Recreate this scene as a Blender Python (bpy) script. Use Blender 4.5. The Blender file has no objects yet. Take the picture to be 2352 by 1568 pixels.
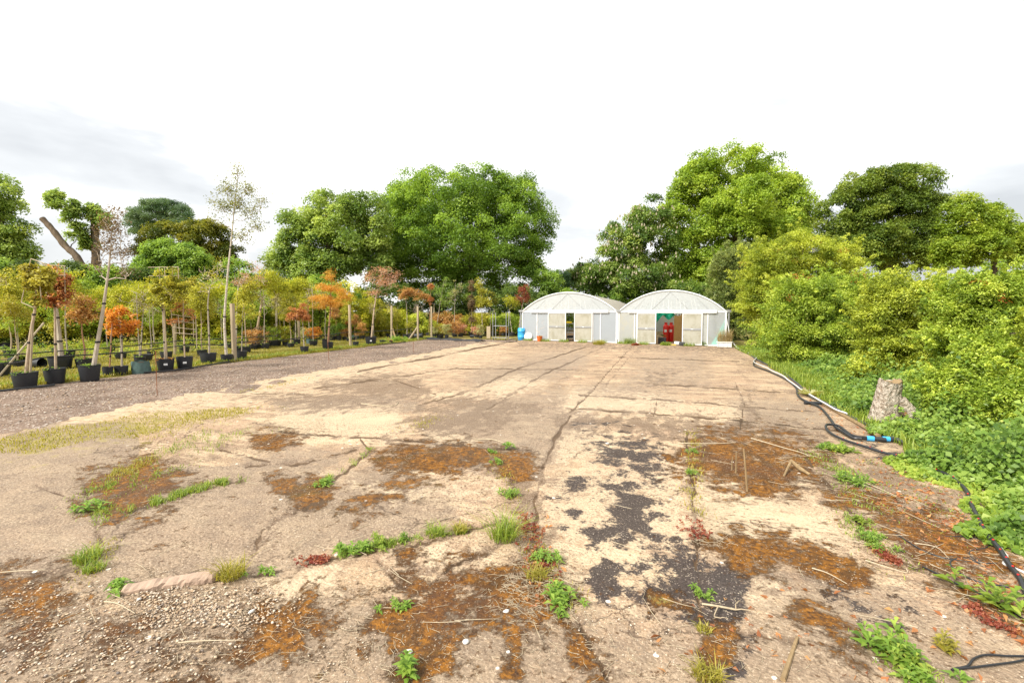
import bpy, math, random
import numpy as np
from mathutils import Vector
PI = math.pi
SC = bpy.context.scene
COL = SC.collection
rng = np.random.default_rng(7)
random.seed(7)

# ---------------------------------------------------------------- camera model (metres; +Y runs down the yard)
F = 17/36*2352; YAW = math.radians(17.9); PITCH = math.atan(70/F); EYE = 2.1
CY, SY, CP, SP = math.cos(YAW), math.sin(YAW), math.cos(PITCH), math.sin(PITCH)
def ray(u, v):
    x = (u-1176)/F; y = -(v-784)/F
    d1 = CP+y*SP; d2 = -SP+y*CP
    return np.array([x*CY-d1*SY, x*SY+d1*CY, d2])
def g(u, v, z=0.0):                      # the ground point seen at u, v
    d = ray(u, v); t = (z-EYE)/d[2]
    return np.array([d[0]*t, d[1]*t, z])
def depth(p): return -p[0]*SY+p[1]*CY
def W(u, v, d):                          # the point d metres out in front
    r = ray(u, v); h = -r[0]*SY+r[1]*CY
    return np.array([0, 0, EYE])+r*(d/h)
def cosu(u): return math.cos(math.atan((u-1176)/F))
def proj(X, Y, Z):
    a = X*CY+Y*SY; b = -X*SY+Y*CY; c = Z-EYE
    dz = b*CP-c*SP; dy = b*SP+c*CP
    dz = np.where(dz < .25, np.nan, dz)
    return 1176+F*a/dz, 784-F*dy/dz

# ---------------------------------------------------------------- objects
def thing(name, label, cat, loc=(0, 0, 0), group=None):
    o = bpy.data.objects.new(name, None); COL.objects.link(o)
    o.location = loc; o.empty_display_size = .2
    o['label'] = label; o['category'] = cat
    if group: o['group'] = group
    return o
def tag(o, label, cat, group=None, kind=None):
    o['label'] = label; o['category'] = cat
    if group: o['group'] = group
    if kind: o['kind'] = kind
    return o
def wloc(o):
    p = Vector((0, 0, 0))
    while o is not None: p = p+o.location; o = o.parent
    return np.array(p)
def link(name, me, mat, parent=None):
    o = bpy.data.objects.new(name, me); COL.objects.link(o)
    if mat is not None:
        for m in (mat if isinstance(mat, (list, tuple)) else [mat]): me.materials.append(m)
    if parent is not None: o.parent = parent
    return o
def fast(name, V, Fc, mat, parent=None, var=None, smooth=False, origin=None, matidx=None):
    """V n*3 in world metres, Fc m*k; stored relative to the parent (or to origin)"""
    V = np.asarray(V, dtype=np.float32); Fc = np.asarray(Fc, dtype=np.int32)
    off = wloc(parent) if parent is not None else (np.array(origin) if origin is not None else None)
    if off is not None: V = (V-off).astype(np.float32)
    me = bpy.data.meshes.new(name); n, k = Fc.shape
    me.vertices.add(len(V)); me.vertices.foreach_set('co', V.ravel())
    me.loops.add(n*k); me.loops.foreach_set('vertex_index', Fc.ravel())
    me.polygons.add(n); me.polygons.foreach_set('loop_start', np.arange(0, n*k, k, dtype=np.int32))
    if smooth: me.polygons.foreach_set('use_smooth', np.ones(n, dtype=bool))
    if matidx is not None: me.polygons.foreach_set('material_index', np.asarray(matidx, dtype=np.int32))
    me.update(calc_edges=True)
    if var is not None:
        a = me.attributes.new('var', 'FLOAT', 'FACE'); a.data.foreach_set('value', np.asarray(var, dtype=np.float32))
    o = link(name, me, mat, parent)
    if parent is None and origin is not None: o.location = origin
    return o
class MB:
    def __init__(s): s.v = []; s.f = []
    def add(s, v, f):
        b = len(s.v); s.v += [tuple(p) for p in v]; s.f += [tuple(i+b for i in q) for q in f]; return s
    def box(s, c, d, rz=0.0, bev=0.0):
        hx, hy, hz = d[0]/2, d[1]/2, d[2]/2
        co, si = math.cos(rz), math.sin(rz)
        if bev <= 0:
            L = [(-hx,-hy,-hz),(hx,-hy,-hz),(hx,hy,-hz),(-hx,hy,-hz),(-hx,-hy,hz),(hx,-hy,hz),(hx,hy,hz),(-hx,hy,hz)]
            f = [(0,3,2,1),(4,5,6,7),(0,1,5,4),(1,2,6,5),(2,3,7,6),(3,0,4,7)]
        else:
            b = min(bev, hx*.9, hy*.9, hz*.9); L = []
            for zz, i in ((-hz, b), (-hz+b, 0), (hz-b, 0), (hz, b)):
                x, y = hx-i, hy-i; e = b if i == 0 else b*.3
                L += [(-x+e,-y,zz),(x-e,-y,zz),(x,-y+e,zz),(x,y-e,zz),(x-e,y,zz),(-x+e,y,zz),(-x,y-e,zz),(-x,-y+e,zz)]
            f = [tuple(range(7,-1,-1)), tuple(range(24,32))]
            for r in range(3):
                for k in range(8): f.append((r*8+k, r*8+(k+1)%8, (r+1)*8+(k+1)%8, (r+1)*8+k))
        return s.add([(c[0]+x*co-y*si, c[1]+x*si+y*co, c[2]+z) for x, y, z in L], f)
    def bar(s, a, b, w, h=None, up=(0,0,1)):
        h = h or w; a = Vector(a); b = Vector(b); t = (b-a).normalized(); u = Vector(up)
        if abs(t.dot(u)) > .95: u = Vector((0,1,0))
        x = t.cross(u).normalized(); y = x.cross(t)
        L = []
        for p in (a, b):
            for sx, sy in ((-1,-1),(1,-1),(1,1),(-1,1)): L.append(p+x*sx*w/2+y*sy*h/2)
        return s.add(L, [(3,2,1,0),(4,5,6,7),(0,1,5,4),(1,2,6,5),(2,3,7,6),(3,0,4,7)])
    def tube(s, pts, rad, n=6, cap=True):
        v, f = tube(pts, rad, n, cap); return s.add(v, f)
    def lathe(s, prof, n=20, c=(0,0,0), sx=1.0):
        v = []; f = []
        for r, z in prof:
            for k in range(n):
                a = 2*PI*k/n; v.append((c[0]+r*math.cos(a)*sx, c[1]+r*math.sin(a), c[2]+z))
        for i in range(len(prof)-1):
            for k in range(n): f.append((i*n+k, i*n+(k+1)%n, (i+1)*n+(k+1)%n, (i+1)*n+k))
        if prof[0][0] > 1e-4: f.append(tuple(range(n-1,-1,-1)))
        if prof[-1][0] > 1e-4: f.append(tuple((len(prof)-1)*n+k for k in range(n)))
        return s.add(v, f)
    def quad(s, a, b, c, d): return s.add([a,b,c,d], [(0,1,2,3)])
    def build(s, name, mat, parent=None, smooth=False, origin=None):
        off = wloc(parent) if parent is not None else (np.array(origin) if origin is not None else np.zeros(3))
        me = bpy.data.meshes.new(name)
        me.from_pydata([tuple(np.array(p)-off) for p in s.v], [], s.f)
        if smooth:
            me.polygons.foreach_set('use_smooth', np.ones(len(me.polygons), dtype=bool))
            try: me.set_sharp_from_angle(angle=math.radians(40))
            except Exception: pass
        me.update()
        o = link(name, me, mat, parent)
        if parent is None and origin is not None: o.location = origin
        return o
def tube(pts, rad, n=6, cap=True):
    P = np.array([np.array(p, dtype=float) for p in pts]); m = len(P)
    R = np.array(rad if np.ndim(rad) else [rad]*m, dtype=float)
    T = np.gradient(P, axis=0); T /= np.linalg.norm(T, axis=1)[:, None]+1e-9
    ref = np.array([0., 0, 1]) if abs(T[0, 2]) < .9 else np.array([1., 0, 0])
    v = []; f = []
    a = np.arange(n)*2*PI/n
    for i in range(m):
        X = np.cross(T[i], ref); X /= np.linalg.norm(X)+1e-9; Y = np.cross(X, T[i])
        if i and np.dot(X, Xp) < 0: X, Y = -X, -Y
        Xp = X
        for k in range(n): v.append(P[i]+R[i]*(math.cos(a[k])*X+math.sin(a[k])*Y))
    for i in range(m-1):
        for k in range(n): f.append((i*n+k, i*n+(k+1) % n, (i+1)*n+(k+1) % n, (i+1)*n+k))
    if cap: f += [tuple(range(n-1, -1, -1)), tuple((m-1)*n+k for k in range(n))]
    return v, f
def smoothline(pts, sub=6):
    P = [np.array(p, dtype=float) for p in pts]; P = [2*P[0]-P[1]]+P+[2*P[-1]-P[-2]]; out = []
    for i in range(1, len(P)-2):
        for k in range(sub):
            t = k/sub; a, b, c, d = P[i-1], P[i], P[i+1], P[i+2]
            out.append(.5*(2*b+(c-a)*t+(2*a-5*b+4*c-d)*t*t+(3*b-a-3*c+d)*t**3))
    return out+[P[-2]]

# ---------------------------------------------------------------- materials
class NT:
    def __init__(s, name):
        s.m = bpy.data.materials.new(name); s.m.use_nodes = True; s.t = s.m.node_tree; s.t.nodes.clear()
        s.out = s.n('ShaderNodeOutputMaterial')
    def n(s, typ, **kw):
        x = s.t.nodes.new(typ)
        for k, v in kw.items(): setattr(x, k, v)
        return x
    def l(s, a, b): s.t.links.new(a, b)
    def setin(s, x, k, v):
        if hasattr(v, 'node'): s.l(v, x.inputs[k])
        else: x.inputs[k].default_value = v
    def math(s, op, a, b=None, c=None, clamp=False):
        x = s.n('ShaderNodeMath', operation=op, use_clamp=clamp)
        s.setin(x, 0, a)
        if b is not None: s.setin(x, 1, b)
        if c is not None: s.setin(x, 2, c)
        return x.outputs[0]
    def mix(s, f, a, b, bt='MIX'):
        x = s.n('ShaderNodeMix', data_type='RGBA', blend_type=bt)
        s.setin(x, 0, f)
        for i, c in ((6, a), (7, b)):
            if hasattr(c, 'node'): s.l(c, x.inputs[i])
            else: x.inputs[i].default_value = (c[0], c[1], c[2], 1)
        return x.outputs[2]
    def co(s):
        if not hasattr(s, '_co'): s._co = s.n('ShaderNodeTexCoord').outputs['Object']
        return s._co
    def mapped(s, sc, rot=0):
        x = s.n('ShaderNodeMapping'); s.l(s.co(), x.inputs[0]); x.inputs['Scale'].default_value = sc
        x.inputs['Rotation'].default_value = (0, 0, rot); return x.outputs[0]
    def noise(s, scale, detail=4, rough=.55, vec=None, dist=0.0):
        x = s.n('ShaderNodeTexNoise'); s.l(vec or s.co(), x.inputs['Vector'])
        x.inputs['Scale'].default_value = scale; x.inputs['Detail'].default_value = detail
        x.inputs['Roughness'].default_value = rough; x.inputs['Distortion'].default_value = dist
        return x.outputs[0]
    def vor(s, scale, feature='F1', out='Distance', vec=None):
        x = s.n('ShaderNodeTexVoronoi', feature=feature); s.l(vec or s.co(), x.inputs['Vector']); x.inputs['Scale'].default_value = scale
        return x.outputs[out]
    def attr(s, name): return s.n('ShaderNodeAttribute', attribute_name=name).outputs['Fac']
    def ramp(s, f, stops):
        x = s.n('ShaderNodeValToRGB'); s.setin(x, 0, f); e = x.color_ramp.elements
        while len(e) < len(stops): e.new(.5)
        for i, (p, c) in enumerate(stops):
            e[i].position = p; e[i].color = (c[0], c[1], c[2], 1) if hasattr(c, '__len__') else (c, c, c, 1)
        return x.outputs[0]
    def step(s, a, lo, hi):
        x = s.n('ShaderNodeMapRange', interpolation_type='SMOOTHSTEP'); s.setin(x, 0, a)
        x.inputs[1].default_value = lo; x.inputs[2].default_value = hi
        return x.outputs[0]
    def bump(s, h, strength=.4, dist=.01):
        x = s.n('ShaderNodeBump'); x.inputs['Strength'].default_value = strength; x.inputs['Distance'].default_value = dist
        s.l(h, x.inputs['Height']); return x.outputs[0]
    def pbr(s, col, rough=.7, metal=0.0, normal=None, spec=.3, **kw):
        x = s.n('ShaderNodeBsdfPrincipled'); s.setin(x, 'Base Color', col if hasattr(col, 'node') else (*col, 1))
        s.setin(x, 'Roughness', rough); x.inputs['Metallic'].default_value = metal
        x.inputs['Specular IOR Level'].default_value = spec
        if normal is not None: s.l(normal, x.inputs['Normal'])
        for k, v in kw.items(): s.setin(x, k, v)
        s.l(x.outputs[0], s.out.inputs[0]); return x
def plain(name, col, rough=.6, metal=0.0, var=.12, scale=14, spec=.3, bump=0.0):
    t = NT(name); n = t.noise(scale, 5, .6)
    c = t.mix(n, [x*(1-var) for x in col], [min(1, x*(1+var)) for x in col])
    t.pbr(c, rough, metal, t.bump(n, bump, .01) if bump else None, spec); return t.m
LEAF = {}
def leafmat(key, cols, trans=.35, rough=.45):
    t = NT('leaf_'+key); a = t.attr('var')
    k = len(cols)-1
    c = t.ramp(a, [(i/k, cc) for i, cc in enumerate(cols)])
    p = t.n('ShaderNodeBsdfPrincipled'); t.l(c, p.inputs['Base Color']); p.inputs['Roughness'].default_value = rough
    p.inputs['Specular IOR Level'].default_value = .35
    tr = t.n('ShaderNodeBsdfTranslucent'); t.l(t.mix(.5, c, (.5, .6, .1), 'MIX') if trans > .3 else c, tr.inputs[0])
    tc = t.mix(1.0, c, (1.25, 1.2, .7), 'MULTIPLY'); t.l(tc, tr.inputs[0])
    mx = t.n('ShaderNodeMixShader'); mx.inputs[0].default_value = trans
    t.l(p.outputs[0], mx.inputs[1]); t.l(tr.outputs[0], mx.inputs[2]); t.l(mx.outputs[0], t.out.inputs[0])
    LEAF[key] = t.m; return t.m
def barkmat(name, c1, c2, scale=18, stretch=.25, bump=.6):
    t = NT(name); v = t.mapped((1, 1, stretch)); n = t.noise(scale, 6, .65, v)
    t.pbr(t.ramp(n, [(.3, c1), (.7, c2)]), .9, 0, t.bump(n, bump, .02), .15); return t.m

# ---------------------------------------------------------------- foliage
def unit(a): return a/(np.linalg.norm(a, axis=-1, keepdims=True)+1e-9)
def rdir(n, r=None): return unit((r or rng).normal(size=(n, 3)))
def leafgeo(P, N, L, Wd, fold=.3):
    n = len(P); N = unit(N); T = unit(np.cross(N, rdir(n))); B = np.cross(N, T)
    L = (np.ones(n)*L)[:, None]; Wd = (np.ones(n)*Wd)[:, None]
    v = np.stack([P-T*L*.5, P+B*Wd*.5+N*Wd*fold, P+T*L*.5-N*L*.12, P-B*Wd*.5+N*Wd*fold], 1).reshape(-1, 3)
    return v, np.arange(n*4).reshape(n, 4)
def lobes_px(lst, d):
    """(u, v, ru, rv[, dd[, rd]]) in the photograph's pixels -> world ellipsoids at d metres"""
    out = []
    for q in lst:
        u, v, ru, rv = q[:4]; dd = d+(q[4] if len(q) > 4 else 0); m = dd/F
        rx = ru*m*cosu(u); rd = q[5] if len(q) > 5 else rx
        out.append((W(u, v, dd), np.array([rx, rd, rv*m])))
    return out
def clump_centres(lobes, n, lo=.72, inner=.15, zmin=.15):
    vol = np.array([r[0]*r[2]+r[1]*r[2]+r[0]*r[1] for c, r in lobes]); vol = vol/vol.sum(); out = []
    tries = 0
    while len(out) < n and tries < n*12:
        tries += 1
        i = rng.choice(len(lobes), p=vol); c, r = lobes[i]
        f = rng.uniform(lo, 1.0) if rng.random() > inner else rng.uniform(.2, lo)
        p = c+rdir(1)[0]*r*f
        if p[2] < zmin: continue
        bad = False
        for j, (c2, r2) in enumerate(lobes):
            if j != i and np.linalg.norm((p-c2)/r2) < .6 and rng.random() > inner: bad = True; break
        if not bad: out.append(p)
    return np.array(out)
def clump_leaves(C, cr, per, L, ratio=.6, up=.7, flat=.75, jit=.35, var_c=.28):
    """leaf quads round clump centres C; returns V, F, var"""
    k = len(C); idx = np.repeat(np.arange(k), per); n = len(idx)
    rr = cr*rng.uniform(.6, 1.25, k)[idx]
    d = rdir(n); d[:, 2] = np.where(d[:, 2] < -.35, -d[:, 2], d[:, 2])
    P = C[idx]+d*(rr*rng.uniform(.35, 1.0, n)**.6)[:, None]*np.array([1, 1, flat])
    P += rng.normal(size=(n, 3))*cr*.12
    N = unit(d*.55+np.array([0, 0, up])+rng.normal(size=(n, 3))*jit)
    s = L*rng.uniform(.65, 1.35, n)
    V, Fc = leafgeo(P, N, s, s*ratio)
    var = np.clip(.5+(rng.normal(size=k)*var_c)[idx]+rng.normal(size=n)*.16, 0, 1)
    return V, Fc, var
def grow(nodes, tips, r0, rmin=.012, sides=4, up=.25, mb=None):
    """limbs from an existing leader (nodes) to every tip, each from the nearest lower node"""
    mb = mb or MB()
    N = [np.array(p) for p, r in nodes]; R = [r for p, r in nodes]
    c0 = N[0]
    for t in sorted(tips, key=lambda p: np.linalg.norm(p-c0)):
        A = np.array(N); dv = t-A; dist = np.linalg.norm(dv, axis=1)
        pen = dist+np.where(dv[:, 2] < 0, -dv[:, 2]*1.2, 0)
        i = int(np.argmin(pen)); a = A[i]; L = dist[i]
        if L < 1e-3: continue
        r1 = max(rmin, min(R[i]*.72, .02+L*.03 if r0 > .05 else R[i]*.72))
        mid1 = a+(t-a)*.35+np.array([0, 0, L*up*.4])+rng.normal(size=3)*L*.05
        mid2 = a+(t-a)*.7+np.array([0, 0, L*up*.3])+rng.normal(size=3)*L*.05
        mb.tube([a, mid1, mid2, t], [r1, r1*.8, r1*.6, max(rmin*.6, r1*.35)], sides, False)
        for p, rr in ((mid1, r1*.8), (mid2, r1*.62), (t, max(rmin*.7, r1*.4))): N.append(p); R.append(rr)
    return mb
# ---------------------------------------------------------------- ground: masks of stains, joints and moss laid on the slab
def sd_poly(u, v, poly):
    p = np.array(poly, dtype=float); q = np.roll(p, -1, 0)
    best = np.full(u.shape, 1e9); ins = np.zeros(u.shape, bool)
    for (x1, y1), (x2, y2) in zip(p, q):
        ex, ey = x2-x1, y2-y1; t = np.clip(((u-x1)*ex+(v-y1)*ey)/(ex*ex+ey*ey+1e-9), 0, 1)
        best = np.minimum(best, np.hypot(u-x1-t*ex, v-y1-t*ey))
        c = ((y1 > v) != (y2 > v)) & (u < (x2-x1)*(v-y1)/(y2-y1+1e-12)+x1); ins ^= c
    return np.where(ins, best, -best)
def sd_line(u, v, line):
    best = np.full(u.shape, 1e9)
    for (x1, y1), (x2, y2) in zip(line[:-1], line[1:]):
        ex, ey = x2-x1, y2-y1; t = np.clip(((u-x1)*ex+(v-y1)*ey)/(ex*ex+ey*ey+1e-9), 0, 1)
        best = np.minimum(best, np.hypot(u-x1-t*ex, v-y1-t*ey))
    return best
def gp(pts): return [tuple(g(u, v)[:2]) for u, v in pts]
def soft(sd, w): return np.clip(.5+sd/(2*w), 0, 1)

MOSS = [ (.36, [(0,1330),(600,1360),(1250,1340),(1400,1420),(1700,1380),(2050,1400),(2200,1568),(0,1568)]), (.33, [(1560,1080),(2000,1120),(2200,1300),(2000,1400),(1600,1330)]), (.30, [(560,1060),(1240,1040),(1240,1300),(300,1320),(300,1180)]), (.27, [(400,980),(1900,960),(1900,1060),(400,1080)]), (1.0, [(870,1052),(955,1036),(1060,1028),(1122,1040),(1125,1056),(1062,1064),(1040,1080),(960,1086),(930,1072),(880,1066)]),
 (1.0, [(1130,1045),(1215,1050),(1220,1085),(1190,1102),(1150,1078)]),
 (.8, [(890,1104),(950,1088),(960,1112),(880,1152),(810,1182),(780,1176),(850,1135)]),
 (.95, [(630,1106),(740,1108),(748,1150),(700,1166),(660,1130)]),
 (.9, [(210,1110),(330,1062),(390,1086),(420,1110),(330,1168),(240,1190),(205,1150)]),
 (.9, [(580,1002),(660,992),(690,1010),(620,1030),(585,1022)]),
 (.62, [(0,1318),(120,1322),(260,1372),(420,1400),(520,1480),(480,1568),(0,1568)]),
 (.85, [(0,1330),(100,1330),(170,1380),(60,1420),(0,1400)]),
 (.9, [(590,1400),(700,1372),(775,1410),(700,1475),(640,1485),(560,1520),(540,1500)]),
 (.95, [(880,1425),(960,1372),(1120,1330),(1262,1350),(1262,1402),(1120,1412),(1050,1442),(1010,1502),(930,1530),(890,1482)]),
 (.8, [(1240,1380),(1320,1420),(1352,1500),(1390,1568),(1350,1568),(1300,1470)]),
 (.9, [(1560,1052),(1630,1008),(1800,1004),(1885,1058),(1872,1096),(1770,1110),(1640,1100)]),
 (.85, [(1620,1090),(1760,1106),(1832,1120),(1840,1132),(1750,1136)]),
 (.9, [(1900,1142),(1960,1128),(2066,1162),(2020,1182),(1930,1166)]),
 (1.0, [(2030,1195),(2120,1200),(2205,1232),(2300,1300),(2250,1314),(2160,1292),(2080,1242)]),
 (.95, [(1610,1236),(1690,1230),(1722,1270),(1702,1312),(1640,1272)]),
 (.95, [(1690,1236),(1760,1240),(1900,1275),(1992,1312),(1960,1332),(1870,1312),(1780,1292)]),
 (.9, [(1840,1400),(1900,1420),(1992,1502),(1940,1492),(1860,1432)]),
 (.9, [(1600,1482),(1680,1432),(1702,1502),(1620,1562)]), (.8, [(1150,1400),(1190,1400),(1200,1568),(1150,1568)]),
 (.75, [(1170,1300),(1290,1290),(1330,1380),(1220,1390)]), (.8, [(905,1270),(950,1262),(960,1290),(910,1300)]),
 (.75, [(2140,1340),(2260,1330),(2330,1400),(2220,1390)]), (.8, [(1490,1362),(1590,1378),(1580,1402),(1490,1402)]) ]
DARK = [ (.9, [(1340,1012),(1440,1002),(1520,1022),(1545,1062),(1520,1092),(1440,1086),(1360,1052)]),
 (.8, [(1275,1112),(1320,1096),(1420,1088),(1502,1110),(1502,1152),(1420,1142),(1350,1130),(1265,1142)]),
 (.8, [(1250,1160),(1340,1166),(1330,1188),(1255,1176)]),
 (1.0, [(1400,1132),(1500,1120),(1512,1190),(1482,1240),(1350,1258),(1338,1216),(1400,1200)]),
 (.95, [(1370,1282),(1420,1300),(1432,1372),(1380,1380),(1345,1330)]),
 (1.0, [(1500,1250),(1600,1268),(1682,1320),(1675,1402),(1600,1442),(1480,1392),(1420,1376),(1530,1322),(1470,1290)]),
 (.85, [(1880,1318),(1930,1320),(1995,1380),(2085,1412),(2060,1440),(1940,1412),(1890,1360)]),
 (.95, [(1655,1520),(1710,1512),(1722,1562),(1660,1568)]), (.6, [(1300,960),(1420,962),(1430,985),(1310,985)]),
 (.95, [(1610,1290),(1690,1280),(1720,1330),(1700,1440),(1640,1470),(1600,1420)]), (.7, [(1640,1420),(1720,1440),(1760,1520),(1690,1540)]), (.75, [(2000,1010),(2080,1030),(2180,1090),(2120,1100),(2010,1060)]), (.7, [(1620,1270),(1700,1310),(1690,1400),(1620,1420)]), (.6, [(1280,1190),(1330,1200),(1310,1232),(1275,1225)]),
 (.6, [(1990,995),(2050,1000),(2060,1030),(1960,1015)]), (.5, [(1440,1100),(1560,1080),(1560,1140),(1500,1160)]) ]
GREY = [ (.95, [(1030,1002),(1080,982),(1180,952),(1300,946),(1322,960),(1272,1010),(1222,1032),(1085,1022)]),
 (.9, [(0,1080),(120,1032),(260,1030),(200,1100),(190,1160),(218,1230),(100,1312),(0,1312)]),
 (.85, [(270,1182),(560,1130),(705,1190),(560,1292),(290,1312),(230,1252)]),
 (.7, [(1330,900),(1440,896),(1545,925),(1430,936),(1330,912)]), (.6, [(1680,930),(1862,936),(1905,985),(1690,972)]),
 (.6, [(555,1070),(680,1040),(765,1062),(700,1096),(560,1100)]), (.62, [(1090,868),(1250,828),(1330,826),(1200,890)]),
 (.6, [(640,930),(900,915),(960,935),(700,948)]), (.5, [(1500,830),(1600,810),(1620,880),(1430,890)]),
 (.72, [(730,1150),(900,1120),(1000,1180),(760,1230)]), (.62, [(1700,1420),(2050,1400),(2352,1500),(2352,1568),(1700,1568)]), (.6, [(0,1420),(500,1400),(1200,1440),(1700,1480),(1700,1568),(0,1568)]), (.55, [(1650,1330),(1900,1350),(1800,1420),(1650,1420)]), (.5, [(1200,1240),(1340,1330),(1300,1400),(1180,1300)]) ]
PALE = [ (.9, [(359,921),(440,903),(584,876),(758,847),(1008,804),(1100,788),(1110,793),(1010,812),(760,858),(590,888),(440,915),(359,928)]), (.8, [(150,972),(267,940),(330,930),(330,938),(200,966)]), (.95, [(640,962),(700,946),(900,950),(930,976),(900,1002),(790,1002),(670,992)]),
 (.8, [(1280,1010),(1330,996),(1432,996),(1442,1022),(1380,1046),(1290,1052)]),
 (.72, [(1225,1140),(1330,1060),(1560,1060),(1595,1240),(1500,1260),(1450,1370),(1330,1320),(1240,1240)]),
 (.9, [(1605,1115),(1720,1152),(1900,1190),(1942,1232),(1800,1236),(1640,1222),(1600,1180)]),
 (1.0, [(980,1000),(1030,1002),(1095,1022),(1060,1026)]), (.75, [(600,1332),(800,1290),(770,1340),(660,1372)]),
 (.9, [(1318,908),(1400,915),(1690,945),(1690,972),(1310,936)]), (.62, [(900,1240),(1150,1230),(1160,1290),(1020,1330),(880,1290)]),
 (.8, [(1100,890),(1190,870),(1250,880),(1130,912)]), (.75, [(970,902),(1100,895),(1130,915),(1010,920)]),
 (.6, [(1300,930),(1420,900),(1440,912),(1320,935)]), (.7, [(380,950),(480,940),(560,945),(440,962)]), (.62, [(780,1100),(880,1160),(1150,1150),(1150,1100),(960,1120)]),
 (.55, [(1700,1330),(1850,1330),(1880,1400),(1720,1400)]), (.7,[(600,880),(800,850),(900,850),(760,890)]) ]
DIRT = [ (.9, [(740,886),(850,866),(960,880),(985,905),(850,912)]), (.75, [(560,912),(800,900),(900,930),(700,942)]),
 (.8, [(960,942),(1200,930),(1140,985),(1000,992),(930,980)]), (.8, [(1280,956),(1560,962),(1840,986),(1882,1010),(1560,1002),(1290,976)]),
 (.8, [(1180,1090),(1222,1100),(1290,1420),(1180,1300),(1190,1180)]), (.75, [(1060,905),(1250,930),(1240,950),(960,935),(1000,915)]),
 (.7, [(860,855),(960,858),(940,868),(850,866)]), (.6, [(1590,790),(1690,802),(1720,830),(1600,810)]), (.75, [(1190,786),(1660,798),(1680,806),(1190,795)]),
 (.62, [(1500,850),(1560,850),(1530,890),(1470,890)]), (.85, [(1850,1060),(2100,1080),(2200,1160),(2050,1160),(1900,1130)]), (.6, [(1690,930),(1720,900),(1750,960),(1700,985)]) ]
GREEN = [ (.9, [(0,1010),(150,975),(330,945),(480,935),(560,950),(420,975),(330,1012),(150,1040),(0,1052)]),
 (.7, [(300,1050),(520,970),(600,980),(470,1040),(330,1090)]), (.6, [(440,920),(560,895),(680,870),(690,880),(540,920)]),
 (.6, [(1700,1000),(1800,1000),(1870,1040),(1750,1040)]), (.8, [(1485,1368),(1580,1372),(1585,1395),(1500,1398)]), (.5,[(500,1540),(700,1440),(800,1568),(520,1568)]) ]
CRACK = [ (4, [(1162,787),(933,832),(820,853)]), (3, [(1452,795),(1370,885),(1310,945)]), (2, [(1470,795),(1390,885)]), (3, [(1345,797),(1190,845),(1060,905),(960,930)]),
 (3, [(1385,797),(1250,860),(1120,940)]), (3, [(1310,938),(1500,950),(1930,988)]), (2, [(1330,906),(1500,918),(1870,945)]),
 (5, [(1312,955),(1272,1010),(1232,1130),(1226,1250),(1300,1372),(1400,1568)]), (4, [(1575,990),(1590,1100),(1600,1250),(1605,1420)]),
 (4, [(1150,1200),(950,1252),(790,1276),(610,1312),(280,1362)]), (4, [(850,1035),(790,1085),(740,1112)]), (4, [(190,1100),(205,1160),(230,1240),(180,1312)]),
 (4, [(560,1105),(430,1130),(300,1178)]), (4, [(868,1288),(900,1325),(935,1358),(980,1358),(1030,1302),(1150,1252)]), (5, [(1850,1050),(1960,1180),(2000,1252),(2200,1352),(2352,1450)]),
 (5, [(745,1150),(650,1188),(602,1222),(585,1258),(570,1292)]), (3, [(1500,880),(1860,905)]), (2, [(1420,820),(1700,830)]), (2, [(800,880),(1050,845),(1350,850)]), (3, [(1700,985),(1710,930),(1690,880)]),
 (3, [(0,1318),(180,1310)]), (2, [(330,880),(520,900),(700,905)]), (3, [(560,1070),(680,1065),(820,1035)]), (3, [(500,1030),(620,1060)]), (3, [(640,990),(900,1010),(1070,1025),(1220,1035)]),
 (3, [(1600,1420),(1720,1460),(1990,1500),(2110,1568)]), (2, [(80,1115),(150,1140),(190,1158)]), (2,[(1510,925),(1500,955)]), (3, [(830,1010),(850,1035)]), (3,[(720,890),(900,870),(1000,905)]) ]
RIDGE = [ (1.0, [(1110,880),(1230,838),(1340,836),(1215,905),(1090,895)], .35), (1.0, [(960,915),(1100,898),(1180,902),(1150,935)], 1.0),
          (1.0, [(1230,905),(1330,900),(1320,930),(1240,930)], 1.2), (.9, [(1320,906),(1690,930),(1690,965),(1310,936)], -1.2), (.8, [(1600,1115),(1800,1160),(1900,1190),(1890,1215),(1610,1160)], 0) ]

YARD_LEFT = gp([(1150,783),(1099,787),(1008,805),(882,828),(758,848),(678,861),(584,877),(517,893),(440,905),(359,921),(267,939),(137,971),(0,1000)])
def yard_left_x(Y):
    ys = np.array([p[1] for p in YARD_LEFT])[::-1]; xs = np.array([p[0] for p in YARD_LEFT])[::-1]
    return np.interp(Y, ys, xs)

# real relief shared by the slab and everything that stands on it
def relief(X, Y):
    return .012*np.sin(X*.9+1.3)*np.sin(Y*.7+.4)+.006*np.sin(X*2.3+Y*1.7)

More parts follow.
